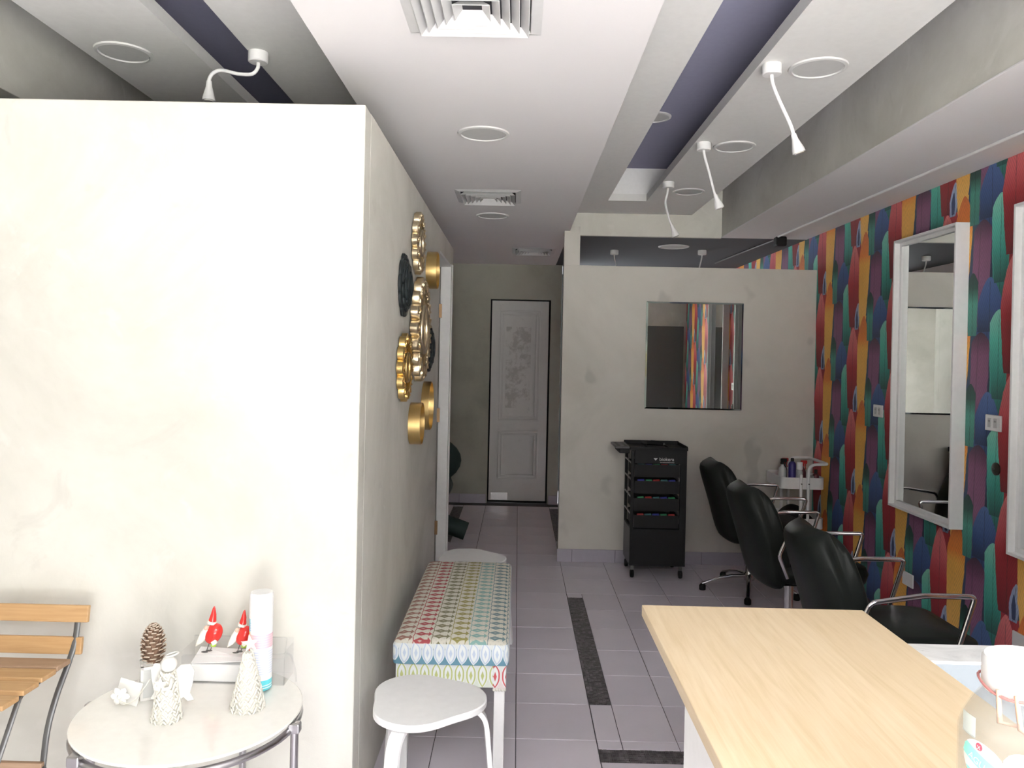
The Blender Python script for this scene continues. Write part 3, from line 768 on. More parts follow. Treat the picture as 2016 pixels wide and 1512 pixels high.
q.box(tx0-.01, tx1+.005, ty0-.008, ty0, .908, .922); q.box(tx0-.01, tx1+.005, ty1-.003, ty1+.005, .908, .935)
q.box(tx1-.003, tx1+.005, ty0, ty1-.003, .908, .930); q.box(tx0-.01, tx0-.002, ty0, ty1-.003, .908, .922)
for x in (.93, 1.08): q.box(x, x+.004, ty0, ty1-.003, .908, .920)
q.build('top_tray', black_pl, t, bevel=.0015)
q = MB(); sx0, sx1 = .70, tx0-.010
q.box(sx0, sx1, ty0+.02, ty1-.02, .905, .921)
s_ = q.build('side_holder', mat('grey_side_panel'), t, bevel=.004)
MB().box(sx0+.03, sx1, ty0+.03, ty1-.03, .870, .905).build('holder_bracket', black_pl, t, bevel=.006)
for i in range(2):
    for j in range(5):
        MB().lathe([(.014, .9212), (.014, .9215), (.001, .9216)], (sx0+.028+i*.05, ty0+.06+j*.055, 0), 12).build('holder_hole', black_pl, s_)
for x in (tx0+.02, tx1-.03):
    for y in (ty0+.01, ty1-.03):
        c = MB().box(x-.010, x+.010, y-.008, y+.012, .052, .086).build('castor_fork', dsteel, t)
        MB().lathe([(.001, -.012), (.024, -.012), (.028, -.008), (.028, .008), (.024, .012), (.001, .012)], (x, y, .0285), 20, lambda a, b, h: (h, a, b)).build('castor_wheel', black_pl, c, smooth=50)
t = thing('hair_clipper', 'black hair clipper and brush lying in the trolley top tray', 'clipper', (1.0, 5.6, .909))
MB().tube([(.95, 5.66, .9285), (.98, 5.655, .933), (1.03, 5.65, .932), (1.065, 5.648, .926)], [.014, .019, .018, .012], 12).build('body', black_pl, t, smooth=60)
MB().box(1.062, 1.076, 5.635, 5.662, .920, .934).build('blade', dsteel, t, bevel=.002)

# ================================================================== WHITE TROLLEY
wx0, wx1, wy0, wy1 = 1.868, 2.172, 5.46, 5.84
t = thing('white_trolley', 'white three-tier metal trolley in the corner by the wallpaper', 'trolley', (1.96, 5.5, 0))
def basket(z0, z1):
    def rr(e, z): 
        out = []; r = .045
        for sx, sy, a0 in ((1, 1, 0), (-1, 1, 90), (-1, -1, 180), (1, -1, 270)):
            for k in range(6):
                a = radians(a0+k*18); out.append(((wx0+wx1)/2+sx*((wx1-wx0)/2-r-e)+r*cos(a), (wy0+wy1)/2+sy*((wy1-wy0)/2-r-e)+r*sin(a), z))
        return out
    MB().loft([rr(0, z0), rr(0, z1), rr(.003, z1), rr(.003, z0+.004)]).build('basket', white_gloss, t, smooth=40)
basket(.650, .731); basket(.371, .443); basket(.10, .18)
px = (1.997, 2.048)
for y in (wy0-.010, wy1+.010):
    MB().tube([(px[0], y, .05), (px[0], y, .750), (px[0], y, .757)], [.0105, .0105, .006], 12).build('post', white_gloss, t, smooth=60)
    MB().tube([(px[1], y, .05), (px[1], y, .66)], .0105, 12).build('post', white_gloss, t, smooth=60)
    for x in px: MB().lathe([(.005, 0), (.005, .004), (.001, .005)], (x, y-(.010 if y < 5.5 else -.010), .690), 10, lambda a, b, h: (a, -h if y < 5.5 else h, b)).build('bolt', dsteel, t)
MB().tube(rounded([(px[1], wy0-.010, .66), (px[1], wy0-.010, .825), (2.190, wy0-.005, .829), (2.190, wy1+.0, .829), (px[1], wy1+.010, .825), (px[1], wy1+.010, .66)], .055, 6), .0105, 12).build('handle', white_gloss, t, smooth=60)
for x in (wx0+.04, wx1-.04):
    for y in (wy0+.03, wy1-.03):
        MB().lathe([(.001, -.010), (.022, -.010), (.025, -.006), (.025, .006), (.022, .010), (.001, .010)], (x, y, .0255), 18, lambda a, b, h: (h, a, b)).build('castor_wheel', dsteel, t, smooth=50)
        MB().tube([(x, y, .05), (x, y, .122)], .007, 8).build('castor_stem', dsteel, t)
def sprayer(x, y, z, r, h, mb_, mh, label):
    t = thing('spray_bottle', label, 'bottle', (x, y, z), 'bottles in the top basket of the white trolley')
    MB().lathe([(.001, z), (r, z), (r, z+h*.72), (r*.75, z+h*.86), (r*.36, z+h*.94), (r*.36, z+h)], (x, y, 0), 20).build('body', mb_, t, smooth=50)
    hd = MB().box(x-.013, x+.030, y-.012, y+.012, z+h+.018, z+h+.042).box(x-.014, x+.010, y-.012, y+.012, z+h, z+h+.02).build('spray_head', mh, t, bevel=.005)
    MB().tube([(x+.022, y, z+h+.018), (x+.018, y, z+h-.005), (x+.024, y, z+h-.022)], .004, 6).build('trigger', mh, hd)
def bottle(x, y, z, r, h, mb_, mc, label, capr=.6, caph=.2, name='bottle'):
    t = thing(name, label, 'bottle', (x, y, z), 'bottles in the top basket of the white trolley')
    MB().lathe([(.001, z), (r, z), (r, z+h*.86), (r*.9, z+h*.93), (r*capr*.9, z+h)], (x, y, 0), 20).build('body', mb_, t, smooth=50)
    MB().lathe([(r*capr, z+h), (r*capr, z+h+h*caph-.003), (r*capr-.003, z+h+h*caph), (.001, z+h+h*caph)], (x, y, 0), 20).build('cap', mc, t, smooth=40)
bz = .6545
redp = mat('red_plastic', (.45, .02, .025), .35); violet = mat('violet_bottle', (.035, .025, .17), .3); wine = mat('wine_bottle', (.10, .008, .02), .3)
frost = mat('frosted_clear_plastic', (.42, .44, .44), .25)
sprayer(1.902, 5.56, bz, .030, .155, frost, black_pl, 'clear spray bottle with black trigger head')
sprayer(1.940, 5.64, bz, .024, .150, wine, redp, 'left red-headed spray bottle beside the violet one')
bottle(1.957, 5.52, bz, .026, .185, violet, black_pl, 'violet bottle with a black cap', .45, .12)
bottle(2.003, 5.50, bz, .021, .130, frost, white_gloss, 'clear bottle with a tall white cap', .95, .40)
sprayer(2.045, 5.56, bz, .024, .145, wine, redp, 'right red-headed spray bottle behind the white-capped one')
bottle(2.140, 5.56, bz, .022, .095, wine, black_pl, 'short wine-coloured bottle at the right end of the basket', .5, .3)
tag(MB().box(2.068, 2.108, 5.50, 5.53, bz, bz+.085).build('product_box', mat('grey_card', (.35, .35, .35), .7), bevel=.003), 'small grey carton among the bottles', 'box')
q = MB(); n = 14; rings = []
for i in range(n+1):
    u = i/n; x = 1.89+.24*u; hh = .05+.10*sin(pi*u)**1.5+.012*sin(9*u)
    rings.append([Vector((x, 5.62+.13*cos(a), .377+hh*max(0.02, sin(a)))) for a in [pi*j/9 for j in range(10)]])
q.loft(rings); tag(q.build('folded_towel', black_pl, smooth=60), 'heap of black towels on the middle tier of the white trolley', 'towel')

# ================================================================== BENCH
def f_bench(nt, v, x, y, z):
    x = x-.225; y = y+3.4
    u = x+.437; P_ = .069
    c = (u/P_); ci = c.floor(); cu = c-ci            # column coordinate
    row = ((ci*.37).mod(1.0))
    v_ = (y*19.0+row).mod(1.0)-.5                    # repeat along the bench
    cream = (.62, .60, .52)
    stops = [(0, (.30, .13, .10)), (.167, (.36, .03, .045)), (.333, (.17, .16, .08)), (.5, (.28, .25, .06)), (.667, (.20, .38, .36)), (.833, (.13, .22, .25))]
    k = ramp(nt, (ci+.5)/6.0, stops, True)
    av = v_.abs()
    leaf = ((cu-.42).abs()*.85+av*1.35).sm(.50, .42)*((cu-.42).abs()*1.8+av*3.4).sm(.42, .52)   # spade outline
    core = ((cu-.40).abs()*1.20+av*1.15).sm(.44, .39)*(1.0-((cu-.40).abs()*2.2+av*3.4).sm(.30, .24)*.55)
    stem = av.sm(.14, .10)*cu.gt(.62)*cu.lt(.92)
    tri = ((cu-.84)*2.2+av).sm(.36, .28)*cu.gt(.80)
    line = (cu-.06+av*.12).abs().sm(.035, .015)
    msk = core.max(stem).max(tri).max(line)
    hole = ((cu-.40).abs()*3.0+av*3.0).sm(.5, .42)*((cu-.40).abs()*4.0+av*6.0).gt(.55)*0
    dots = ((u*330).sin()*(y*300).sin()).sm(.55, .75)*.30
    r = mixc(nt, dots, cream, (.30, .29, .26))
    r = mixc(nt, msk*.92, r, k)
    return mixc(nt, hole*.45, r, cream)
def f_band(c1, c2, zc, hh):
    def f(nt, v, x, y, z):
        x = x-.225; y = y+3.4; p = .0425; a = x.max(-9)+y*0
        u = ((x+y*1.0)/p).mod(1.0)-.5; w_ = (z-zc)/hh           # w -1..1
        au = u.abs()
        s2 = au*2.0; bl = (w_*-1.0).max(0.0); tp_ = (w_-.25).max(0.0)
        lim = 1.02 - bl*bl*1.0 - tp_*tp_*1.3
        ins = s2.sm(lim, lim-.10)
        ring = s2.sm(lim-.16, lim-.24)*s2.sm(lim-.50, lim-.42)
        core = (s2*1.3+(w_-.05).abs()*.9).sm(.42, .34)
        k = mixc(nt, ins, c2, (.66, .69, .69))
        k = mixc(nt, w_.sm(.35, .55)*(1.0-ins), k, (.60, .63, .62))
        k = mixc(nt, ring.max(core)*ins*.9, k, c1)
        return k
    return f
bench_top = mat('patterned_upholstery', rough=.9, fn=f_bench)
bench_band = mat('blue_border_fabric', rough=.9, fn=f_band((.42, .50, .62), (.12, .25, .33), .445, .040))
bench_apron_m = mat('green_border_fabric', rough=.9, fn=f_band((.40, .44, .13), (.58, .62, .56), .362, .044))
red_corner = mat('red_motif_fabric', rough=.9, fn=f_band((.50, .03, .04), (.62, .55, .54), .362, .044))
t = thing('upholstered_bench', 'patterned upholstered bench with white legs against the side wall', 'bench', (-.225, 3.4, 0))
bx0, bx1, by0, by1 = -.438, -.012, 2.84, 3.96
def rrect(x0, x1, y0, y1, z, r):
    out = []
    for cx, cy, a0 in ((x1-r, y1-r, 0), (x0+r, y1-r, 90), (x0+r, y0+r, 180), (x1-r, y0+r, 270)):
        for k in range(5): a = radians(a0+k*22.5); out.append((cx+r*cos(a), cy+r*sin(a), z))
    return out
MB().loft([rrect(bx0, bx1, by0, by1, .405, .02), rrect(bx0-.002, bx1+.002, by0-.002, by1+.002, .42, .022), rrect(bx0-.002, bx1+.002, by0-.002, by1+.002, .470, .022), rrect(bx0+.002, bx1-.002, by0+.002, by1-.002, .480, .025)], False).build('cushion_border', bench_band, t, smooth=60)
MB().loft([rrect(bx0+.002, bx1-.002, by0+.002, by1-.002, .480, .025), rrect(bx0+.010, bx1-.010, by0+.010, by1-.010, .489, .03), rrect(bx0+.03, bx1-.03, by0+.03, by1-.03, .494, .03), rrect(bx0+.15, bx1-.15, by0+.2, by1-.2, .498, .05)]).build('seat_pad', bench_top, t, smooth=60)
q = MB()
q.box(bx0+.012, bx1-.055, by0+.008, by0+.028, .322, .406); q.box(bx0+.012, bx1-.012, by1-.028, by1-.008, .322, .406)
q.box(bx0+.012, bx0+.03, by0+.028, by1-.028, .322, .406); q.box(bx1-.03, bx1-.012, by0+.05, by1-.028, .322, .406)
q.build('apron', bench_apron_m, t)
MB().box(bx1-.056, bx1-.008, by0+.004, by0+.052, .316, .407).build('corner_wrap', red_corner, t, bevel=.003, label='red and white fabric wrapped around the front corner')
q = MB()
for i in range(5): q.ball((bx1-.052+i*.010, by0+.005, .316), .006, nu=8, nv=5)
q.build('scalloped_trim', cord, t, smooth=60)
for x in (bx0+.018, bx1-.052):
    for y in (by0+.014, by1-.054): MB().box(x, x+.040, y, y+.040, 0, .405).build('leg', white_gloss, t, bevel=.003)

# ================================================================== STOOLS
def make_stool(loc, rz, label):
    t = thing('white_stool', label, 'stool', loc, 'white bentwood stools by the bench', world=False, rz=rz)
    def outl(R, z, m_=60):
        out = []
        for k in range(m_):
            th = 2*pi*k/m_; r = R*(.92+.090*cos(3*th)-.010*cos(6*th)); out.append((r*cos(th), r*sin(th), z))
        return out
    R = .196
    MB().loft([outl(R-.005, .427), outl(R, .431), outl(R, .446), outl(R-.004, .450), outl(R-.03, .4502)]).build('seat', white_gloss, t, smooth=40)
    for k in range(3):
        a = radians(120*k); u = Vector((cos(a), sin(a), 0)); w_ = Vector((-sin(a), cos(a), 0))
        path = rounded([u*.07+Vector((0, 0, .419)), u*.19+Vector((0, 0, .419)), u*.232+Vector((0, 0, .0))], .075, 8)
        rings = []
        for i, p in enumerate(path):
            tt = (path[min(i+1, len(path)-1)]-path[max(i-1, 0)]).normalized(); nn = tt.cross(w_).normalized()
            hw, ht = .022, .0078
            rings.append([p+w_*hw+nn*ht, p-w_*hw+nn*ht, p-w_*hw-nn*ht, p+w_*hw-nn*ht])
        MB().loft(rings).build('leg', white_gloss, t, smooth=30, bevel=.0015)
    return t
s1 = make_stool((-.272, 2.462, 0), radians(8), 'white stool with rounded triangular seat in front of the bench')
dup(s1, (-.235, 4.20, 0), radians(-8), 'white stool mostly hidden behind the far end of the bench')

# ================================================================== ROUND TABLE
TX, TY_, TZ, TR = -.889, 2.150, .54, .300
t = thing('side_table', 'low round side table with cream glass top and nickel legs', 'table', (TX, TY_, 0))
MB().lathe([(.001, TZ-.008), (TR-.003, TZ-.008), (TR, TZ-.005), (TR, TZ-.002), (TR-.002, TZ), (.001, TZ)], (TX, TY_, 0), 72).build('glass_top', glass_top, t, smooth=30)
MB().tube([(TX+(TR-.008)*cos(a), TY_+(TR-.008)*sin(a), TZ-.030) for a in [2*pi*i/72 for i in range(72)]], .0095, 10, closed=True).build('ring_rail', steel, t, smooth=60)
for a in (-8, 82, 172, 232):
    a = radians(a); x, y = TX+(TR+.004)*cos(a), TY_+(TR+.004)*sin(a)
    MB().tube([(x, y, .002), (x, y, TZ-.022)], .011, 14).build('leg', steel, t, smooth=50)
    MB().box(x-.016, x+.016, y-.014, y+.014, TZ-.036, TZ-.009).build('bracket', steel, t, bevel=.004)

# ================================================================== BISTRO CHAIR
t = thing('folding_chair', 'folding bistro chair of wooden slats and dark steel at the left edge', 'chair', (-1.5, 2.2, 0))
XA, XB = -1.70, -1.305
def slat(x0, x1, y0, y1, z0, z1, m_, tilt=0, yaw_=0):
    q = MB().box(x0, x1, -(y1-y0)/2, (y1-y0)/2, -(z1-z0)/2, (z1-z0)/2)
    R_ = Matrix.Rotation(tilt, 3, 'X'); c = Vector((0, (y0+y1)/2, (z0+z1)/2))
    q.v = [tuple(R_ @ Vector(p)+c) for p in q.v]
    return q.build('slat', m_, t, bevel=.003)
slat(XA-.02, XB, 2.374, 2.388, .694, .745, slat_m, radians(-8))
slat(XA-.01, XB-.015, 2.366, 2.380, .598, .650, slat_m, radians(-8))
for k, yy in enumerate((2.305, 2.232, 2.150, 2.062)):
    slat(XA+.01, -1.335-.0*k, yy-.036, yy+.034, .583-.002*k, .598-.002*k, slat2_m if k == 0 else slat_m, radians(-2))
slat(XA+.02, -1.352, 2.228, 2.244, .300, .335, slat2_m)
for x in (-1.350, -1.640):
    MB().tube(bez([(x+.01, 2.388, .735), (x+.008, 2.372, .64), (x, 2.350, .575), (x-.004, 2.300, .50), (x-.006, 2.262, .42), (x-.008, 2.244, .31), (x-.008, 2.20, .0)], 5), .0095, 8, flat=.5).build('back_leg_bar', dsteel, t, smooth=50)
    MB().tube([(x-.03, 2.395, .0), (x-.028, 2.30, .20), (x-.02, 2.10, .545), (x-.02, 2.075, .578)], .0085, 8, flat=.5).build('front_leg_bar', dsteel, t, smooth=50) if False else \
        MB().tube([(x-.012, 2.35, .574), (x-.012, 2.15, .572), (x-.014, 2.138, .560), (x-.02, 2.06, .42), (x-.03, 1.90, .0)], .0085, 8, flat=.6).build('front_leg_bar', dsteel, t, smooth=50)
MB().tube([(-1.655, 2.235, .318), (-1.345, 2.235, .318)], .006, 8).build('cross_rod', dsteel, t)

# ================================================================== THINGS ON THE ROUND TABLE
# lantern
lx, ly = -1.035, 2.232
t = thing('candle_lantern', 'small white openwork lantern with a pine cone on top', 'lantern', (lx, ly, TZ))
ca, sa = cos(radians(28)), sin(radians(28))
def rp(x, y, z): return (lx+x*ca-y*sa, ly+x*sa+y*ca, z)
def rbox(mb, x0, x1, y0, y1, z0, z1):
    b = MB().box(x0, x1, y0, y1, z0, z1); mb.add([rp(*p) for p in b.v], b.f)
q = MB(); H = .034
rbox(q, -H, H, -H, H, TZ+.001, TZ+.008); rbox(q, -H, H, -H, -H+.008, TZ+.088, TZ+.096); rbox(q, -H, H, H-.008, H, TZ+.088, TZ+.096)
rbox(q, -H, -H+.008, -H, H, TZ+.088, TZ+.096); rbox(q, H-.008, H, -H, H, TZ+.088, TZ+.096)
for sx in (-1, 1):
    for sy in (-1, 1):
        a = sx*(H-.0035); b = sy*(H-.0035); rbox(q, a-.0035, a+.0035, b-.0035, b+.0035, TZ+.008, TZ+.088)
q.build('frame', ceramic, t)
q = MB()
for k in range(5): rbox(q, H-.004, H-.001, -H+.01, H-.01, TZ+.015+k*.012, TZ+.019+k*.012)
q.build('side_bars', ceramic, t)
MB().add([rp(*p) for p in MB().box(-H+.005, H-.005, -H+.003, -H+.004, TZ+.008, TZ+.088).v], MB().box(0, 1, 0, 1, 0, 1).f).build('pane', mat('lantern_pane', (.55, .56, .55), .1), t)
# pine cone
pcx, pcy, pz0 = lx, ly-.002, TZ+.0965
t = thing('pine_cone', 'brown pine cone standing on the white lantern', 'pine cone', (pcx, pcy, pz0))
Hc = .112
def crad(u): return .036*sin(pi*min(1, .18+u*.80))**.75
MB().lathe([(.001, pz0)]+[(crad(u)*.62, pz0+u*Hc) for u in [i/10 for i in range(11)]]+[(.001, pz0+Hc)], (pcx, pcy, 0), 14).build('core', cone_m, t, smooth=60)
sc = MB(); tp = MB()
for k in range(95):
    u = .03+.95*k/95; a = k*2.39996; r = crad(u); R0 = Vector((cos(a), sin(a), 0)); Tn = Vector((-sin(a), cos(a), 0)); up_ = Vector((0, 0, 1))
    base = Vector((pcx, pcy, pz0+u*Hc-.004)); d = (R0+up_*(.15+.9*u)).normalized(); w_ = .0085*(1.1-.5*u)
    p0 = base+R0*r*.4; p1 = base+d*r*1.0
    n_ = d.cross(Tn).normalized()
    sc.loft([[p0+Tn*w_*.4+n_*.001, p0-Tn*w_*.4+n_*.001, p0-Tn*w_*.4-n_*.001, p0+Tn*w_*.4-n_*.001], [p1+Tn*w_+n_*.0016, p1-Tn*w_+n_*.0016, p1-Tn*w_-n_*.0016, p1+Tn*w_-n_*.0016]])
    tp.loft([[p1+Tn*w_+n_*.0018, p1-Tn*w_+n_*.0018, p1-Tn*w_-n_*.0018, p1+Tn*w_-n_*.0018], [p1+d*.003+Tn*w_*.6+n_*.001, p1+d*.003-Tn*w_*.6+n_*.001, p1+d*.003-Tn*w_*.6-n_*.001, p1+d*.003+Tn*w_*.6-n_*.001]])
sc.build('scales', cone_m, t, kind='stuff'); tp.build('scale_tips', cone_tip, t, kind='stuff')
# white heart tag and shell in front of lantern
t = thing('gift_tag', 'square white gift tag with a ribbon rosette leaning on the lantern', 'tag', (-1.085, 2.155, TZ))
def tilted(mb, pts, fs, c, rx=0, ry=0, rz=0):
    M_ = Matrix.Rotation(rz, 3, 'Z') @ Matrix.Rotation(ry, 3, 'Y') @ Matrix.Rotation(rx, 3, 'X')
    return mb.add([tuple(M_ @ Vector(p)+Vector(c)) for p in pts], fs)
b = MB().box(-.036, .036, -.0015, .0015, -.031, .031)
tilted(MB(), b.v, b.f, (-1.075, 2.172, TZ+.034), radians(-14), radians(8), radians(-12)).build('card', ceramic, t, bevel=.001)
q = MB()
for k in range(6):
    a = 2*pi*k/6; q.ball((-1.088+.014*cos(a), 2.150, TZ+.031+.013*sin(a)), .014, .005, .010, 10, 6, Matrix.Rotation(-a, 3, 'Y'))
q.ball((-1.088, 2.146, TZ+.031), .007, nu=10, nv=6)
q.build('rosette', ceramic, t, smooth=60)
MB().tube(bez([(-1.088, 2.146, TZ+.02), (-1.06, 2.14, TZ+.016), (-1.035, 2.145, TZ+.035), (-1.012, 2.165, TZ+.075)], 6), .0018, 6).build('ribbon', cord, t, smooth=60)
# angel
ax, ay = -.930, 2.090
t = thing('angel_figurine', 'white woven cone angel with wings holding a star', 'figurine', (ax, ay, TZ))
def cone_body(cx, cy, r0, r1, h, rows, per, jit, name, m_, parent, rb=.0046):
    MB().lathe([(.001, TZ+.001), (r0*.93, TZ+.001), (r1*.85, TZ+h), (.001, TZ+h)], (cx, cy, 0), 24).build('core', m_, parent, smooth=60)
    q = MB()
    for i in range(rows):
        u = i/(rows-1); z = TZ+.004+u*(h-.006); r = r0+(r1-r0)*u; n_ = max(5, int(per*(r/r0)))
        for k in range(n_):
            a = 2*pi*(k+.5*(i % 2))/n_+random.uniform(-jit, jit); rr = r+random.uniform(-.001, .001)
            c = Vector((cx+rr*cos(a), cy+rr*sin(a), z+random.uniform(-.001, .001)*jit*20)); T_ = Vector((-sin(a), cos(a), 0)); s_ = 1 if (k+i) % 2 else -1
            e = T_*rb*.9*s_+Vector((0, 0, rb*1.1))
            q.tube([c-e, c, c+e], [rb*.5, rb*.8, rb*.5], 6)
    q.build(name, m_, parent, smooth=60, kind='stuff')
cone_body(ax, ay, .038, .018, .128, 15, 20, .10, 'woven_skirt', cord, t)
MB().ball((ax+.004, ay-.002, TZ+.150), .021, nu=20, nv=14).build('head', ceramic, t, smooth=60)
MB().tube([(ax+.012+.016*cos(a), ay-.002+.016*sin(a), TZ+.176+.004*cos(a)) for a in [2*pi*i/24 for i in range(24)]], .0022, 6, closed=True).build('halo', ceramic, t, smooth=60)
def wing(s):
    pts = [(0, .035), (.012, .050), (.030, .052), (.038, .036), (.036, .012), (.030, -.020), (.038, -.036), (.026, -.040), (.018, -.030), (.012, -.038), (.006, -.028), (.002, -.004)]
    if s < 0: pts = [(-p[0]*.8, p[1]) for p in pts]
    q = MB(); q.prism(pts, -.002, .002, lambda a, b, c: (ax+.010*s+a*1.45, ay+.020+c, TZ+.085+b*1.1)); return q.build('wing', ceramic, t, bevel=.0015)
wing(1); wing(-1)
def star(cx, cy, cz, R, name, parent, r=.42, th=.003, tilt=0):
    P = []
    for k in range(10):
        a = pi/2+pi*k/5+tilt; rr = R if k % 2 == 0 else R*r; P.append((rr*cos(a), rr*sin(a)))
    n = 10; vs = [(cx+p[0], cy, cz+p[1]) for p in P]+[(cx, cy-th*1.5, cz), (cx, cy+th*1.5, cz)]
    fs = [(i, (i+1) % n, n) for i in range(n)]+[((i+1) % n, i, n+1) for i in range(n)]
    return MB().add(vs, fs).build(name, ceramic, parent)
star(ax-.004, ay-.034, TZ+.108, .020, 'star', t)
for s in (-1, 1): MB().tube(bez([(ax+.016*s, ay-.012, TZ+.112), (ax+.020*s, ay-.030, TZ+.098), (ax+.002*s, ay-.034, TZ+.094)], 5), .0048, 8).build('arm', cord, t, smooth=60)
# tree
cx, cy = -.738, 2.168
t = thing('cone_tree', 'cream beaded cone tree with a star on top', 'ornament', (cx, cy, TZ))
cone_body(cx, cy, .046, .012, .155, 21, 22, .03, 'woven_cone', cord, t, .0044)
star(cx+.004, cy, TZ+.180, .027, 'star', t, .40, .004, .15)
# spray can
sx, sy = -.742, 2.285
def f_can(nt, v, x, y, z):
    zz = z; a = x
    lines = ((zz*900).sin()).gt(.1); blk = noise(nt, v, 90, 2, .5, sc=(1, 1, .05)).gt(.44)
    k = mixc(nt, 0.0, (.80, .81, .82), (1, 1, 1))
    k = mixc(nt, zz.gt(.055)*zz.lt(.125)*lines*blk*.5, k, (.42, .50, .78))
    pink = zz.gt(.132)*zz.lt(.172)
    k = mixc(nt, pink, k, (.85, .58, .58)); k = mixc(nt, pink*lines*blk*.5*a.gt(-.022), k, (.58, .35, .60))
    k = mixc(nt, zz.gt(.182)*zz.lt(.206)*((a*140).sin()).gt(-.2)*lines*.6, k, (.38, .47, .78))
    k = mixc(nt, zz.gt(.0)*zz.lt(.038)*a.gt(-.002), k, (.12, .60, .68))
    k = mixc(nt, zz.gt(.014)*zz.lt(.028)*a.gt(.006)*lines, k, (.7, .85, .87))
    lf_ = a.lt(-.0245)
    k = mixc(nt, lf_*zz.gt(.178), k, (.05, .55, .68)); k = mixc(nt, lf_*zz.gt(.160)*zz.lt(.178), k, (.80, .50, .08)); return mixc(nt, lf_*zz.lt(.160)*zz.gt(.10), k, (.75, .10, .05))
can_m = mat('spray_can_print', rough=.3, fn=f_can)
t = thing('spray_can', 'tall white aerosol can with pink and blue label text', 'spray can', (sx, sy, TZ))
MB().lathe([(.001, TZ+.006), (.030, TZ+.006), (.0335, TZ+.010), (.0335, TZ+.216), (.001, TZ+.216)], (sx, sy, 0), 40).build('body', can_m, t, smooth=40)
MB().lathe([(.034, TZ+.216), (.0338, TZ+.283), (.031, TZ+.290), (.001, TZ+.291)], (sx, sy, 0), 40).build('cap', white_gloss, t, smooth=40)
# acrylic box
t = thing('acrylic_organiser', 'clear acrylic storage box holding napkins at the back of the table', 'box', (-.83, 2.36, TZ))
b0, b1, d0, d1_, h = -.990, -.680, 2.315, 2.41, .082
q = MB(); e = .0025
q.box(b0, b1, d0, d1_, TZ+.0005, TZ+e); q.box(b0, b1, d0, d0+e, TZ+e, TZ+h); q.box(b0, b1, d1_-e, d1_, TZ+e, TZ+h+.03)
q.box(b0, b0+e, d0+e, d1_-e, TZ+e, TZ+h+.015); q.box(b1-e, b1, d0+e, d1_-e, TZ+e, TZ+h+.015)
q.build('tray', acrylic, t)
MB().tube(rounded([(b0+.004, d1_-.004, TZ+h+.03), (b1-.02, d1_-.004, TZ+h+.03), (b1, d0+.004, TZ+h+.012), (b0+.004, d0+.002, TZ+h+.002)], .012, 3), .0022, 6).build('rim', acrylic, t, smooth=60)
MB().tube(bez([(b1, d0+.02, TZ+h+.008), (b1+.014, d0+.02, TZ+h), (b1+.026, d0+.022, TZ+.04), (b1+.030, d0+.024, TZ+.004)], 5), .003, 6).build('side_handle', acrylic, t, smooth=60)
# napkin stack inside
t = thing('napkin_pack', 'white folded paper napkins inside the clear box', 'napkins', (-.86, 2.36, TZ+.003))
MB().box(-.965, -.775, d0+.008, d1_-.008, TZ+.003, TZ+.055).build('stack', paper, t, bevel=.004)
MB().loft([[(-.965, d0+.010, TZ+.056), (-.965, d1_-.01, TZ+.078), (-.965, d1_-.01, TZ+.080), (-.965, d0+.010, TZ+.058)], [(-.78, d0+.010, TZ+.066), (-.78, d1_-.01, TZ+.070), (-.78, d1_-.01, TZ+.073), (-.78, d0+.010, TZ+.069)]]).build('loose_napkin', paper, t)
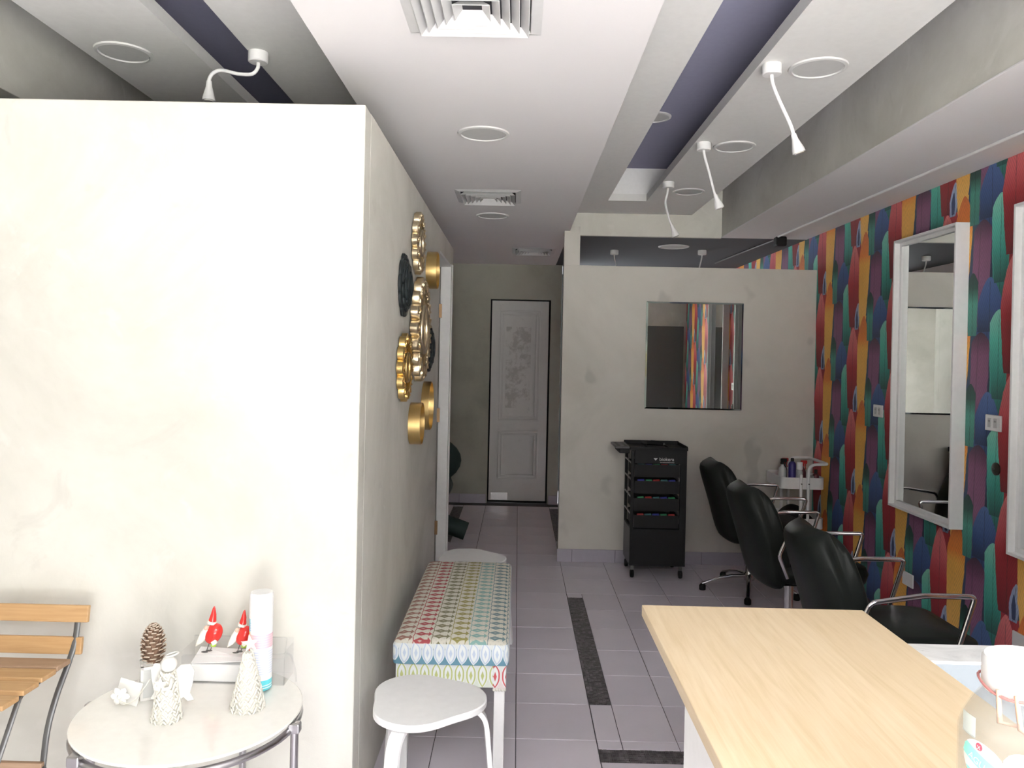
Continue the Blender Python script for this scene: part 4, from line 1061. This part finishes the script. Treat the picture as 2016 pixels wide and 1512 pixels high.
# red birds
def bird(x, y, z, label, s=1.0, legs=True, lean=0):
    t = thing('bird_ornament', label, 'ornament', (x, y, z), 'red bird ornaments with pointed hats')
    V = lambda a, b, c: (x+a*s, y+b*s, z+c*s)
    R_ = Matrix.Rotation(radians(28), 3, 'Y')
    MB().ball(V(.006, 0, .052), .023*s, .020*s, .030*s, 20, 14, R_).build('body', red_gloss, t, smooth=60)
    pts = [(-.004, .076), (-.016, .072), (-.027, .056), (-.036, .034), (-.040, .018), (-.033, .022), (-.022, .028), (-.012, .040), (-.004, .058)]
    MB().prism(pts, -.010*s, .010*s, lambda a, b, c: V(a, c/s-.004, b)).build('beard', beard, t, bevel=.004)
    MB().ball(V(-.010, -.010, .070), .007*s, nu=10, nv=8).build('face', mat('face_skin', (.75, .48, .38), .5), t, smooth=60)
    MB().tube([V(.0, 0, .080), V(.002, 0, .087)], [.0125*s, .012*s], 16).build('hat_brim', beard, t, smooth=60)
    MB().tube([V(.002, 0, .087), V(.005, 0, .105), V(.006, 0, .122), V(.007, 0, .127)], [.0105*s, .0075*s, .0035*s, .0012*s], 16).build('hat', red_gloss, t, smooth=60)
    cf = MB().tube([V(.010, -.012, .036), V(.016, -.013, .027)], [.008*s, .008*s], 10).build('cuff', beard, t, smooth=60)
    MB().ball(V(.011, -.013, .025), .008*s, .005*s, .006*s, 10, 8).build('mitten', lime, t, smooth=60)
    for k in (0, 1):
        dx = -.012+.008*k
        MB().tube([V(dx+.008, -.004+.008*k, .026), V(dx, -.004+.008*k, .002)], .0012*s, 6).build('leg', dsteel, t)
        MB().ball(V(dx-.004, -.005+.010*k, .0022), .010*s, .004*s, .0022*s, 10, 6).build('foot', dsteel, t, smooth=60)
    return t
def bird_shelf(): pass
bird(-.915, 2.352, TZ+.0815, 'left red bird ornament with a pointed hat, standing clear of the can', 1.1)
bird(-.822, 2.352, TZ+.0815, 'right red bird ornament with a pointed hat, half hidden by the can', 1.03)

# ================================================================== WASH CHAIR AT THE BACK
t = thing('wash_chair', 'dark green reclining wash chair half hidden behind the side wall', 'chair', (-.85, 6.8, 0))
rings = []
for i in range(11):
    u = -1+2*i/10; k = sqrt(max(.03, 1-u*u))
    rings.append([Vector((-.80+.31*cos(a)*1.0, 6.9+u*.07+.05, .60+.21*sin(a)*1.0) if k > .99 else (-.80+.31*cos(a)*(.55+.45*k), 6.95+u*.07, .60+.22*sin(a)*(.55+.45*k))) for a in [2*pi*j/24 for j in range(24)]])
MB().loft(rings).build('backrest', vinyl_g, t, smooth=60)
MB().loft([rrect(-1.05, -.56, 6.45, 6.92, .36, .05), rrect(-1.06, -.55, 6.44, 6.92, .40, .06), rrect(-1.04, -.57, 6.46, 6.90, .46, .06)]).build('seat', vinyl_g, t, smooth=60)
MB().tube([(-1.0, 6.40, .30), (-.40, 6.40, .09)], .075, 16).build('leg_rest', vinyl_g, t, smooth=60)
MB().lathe([(.22, .001), (.22, .02), (.05, .04), (.04, .36)], (-.80, 6.72, 0), 24).build('pedestal', dsteel, t, smooth=40)
for o in bpy.data.objects:
    if '_w' in o: del o['_w']
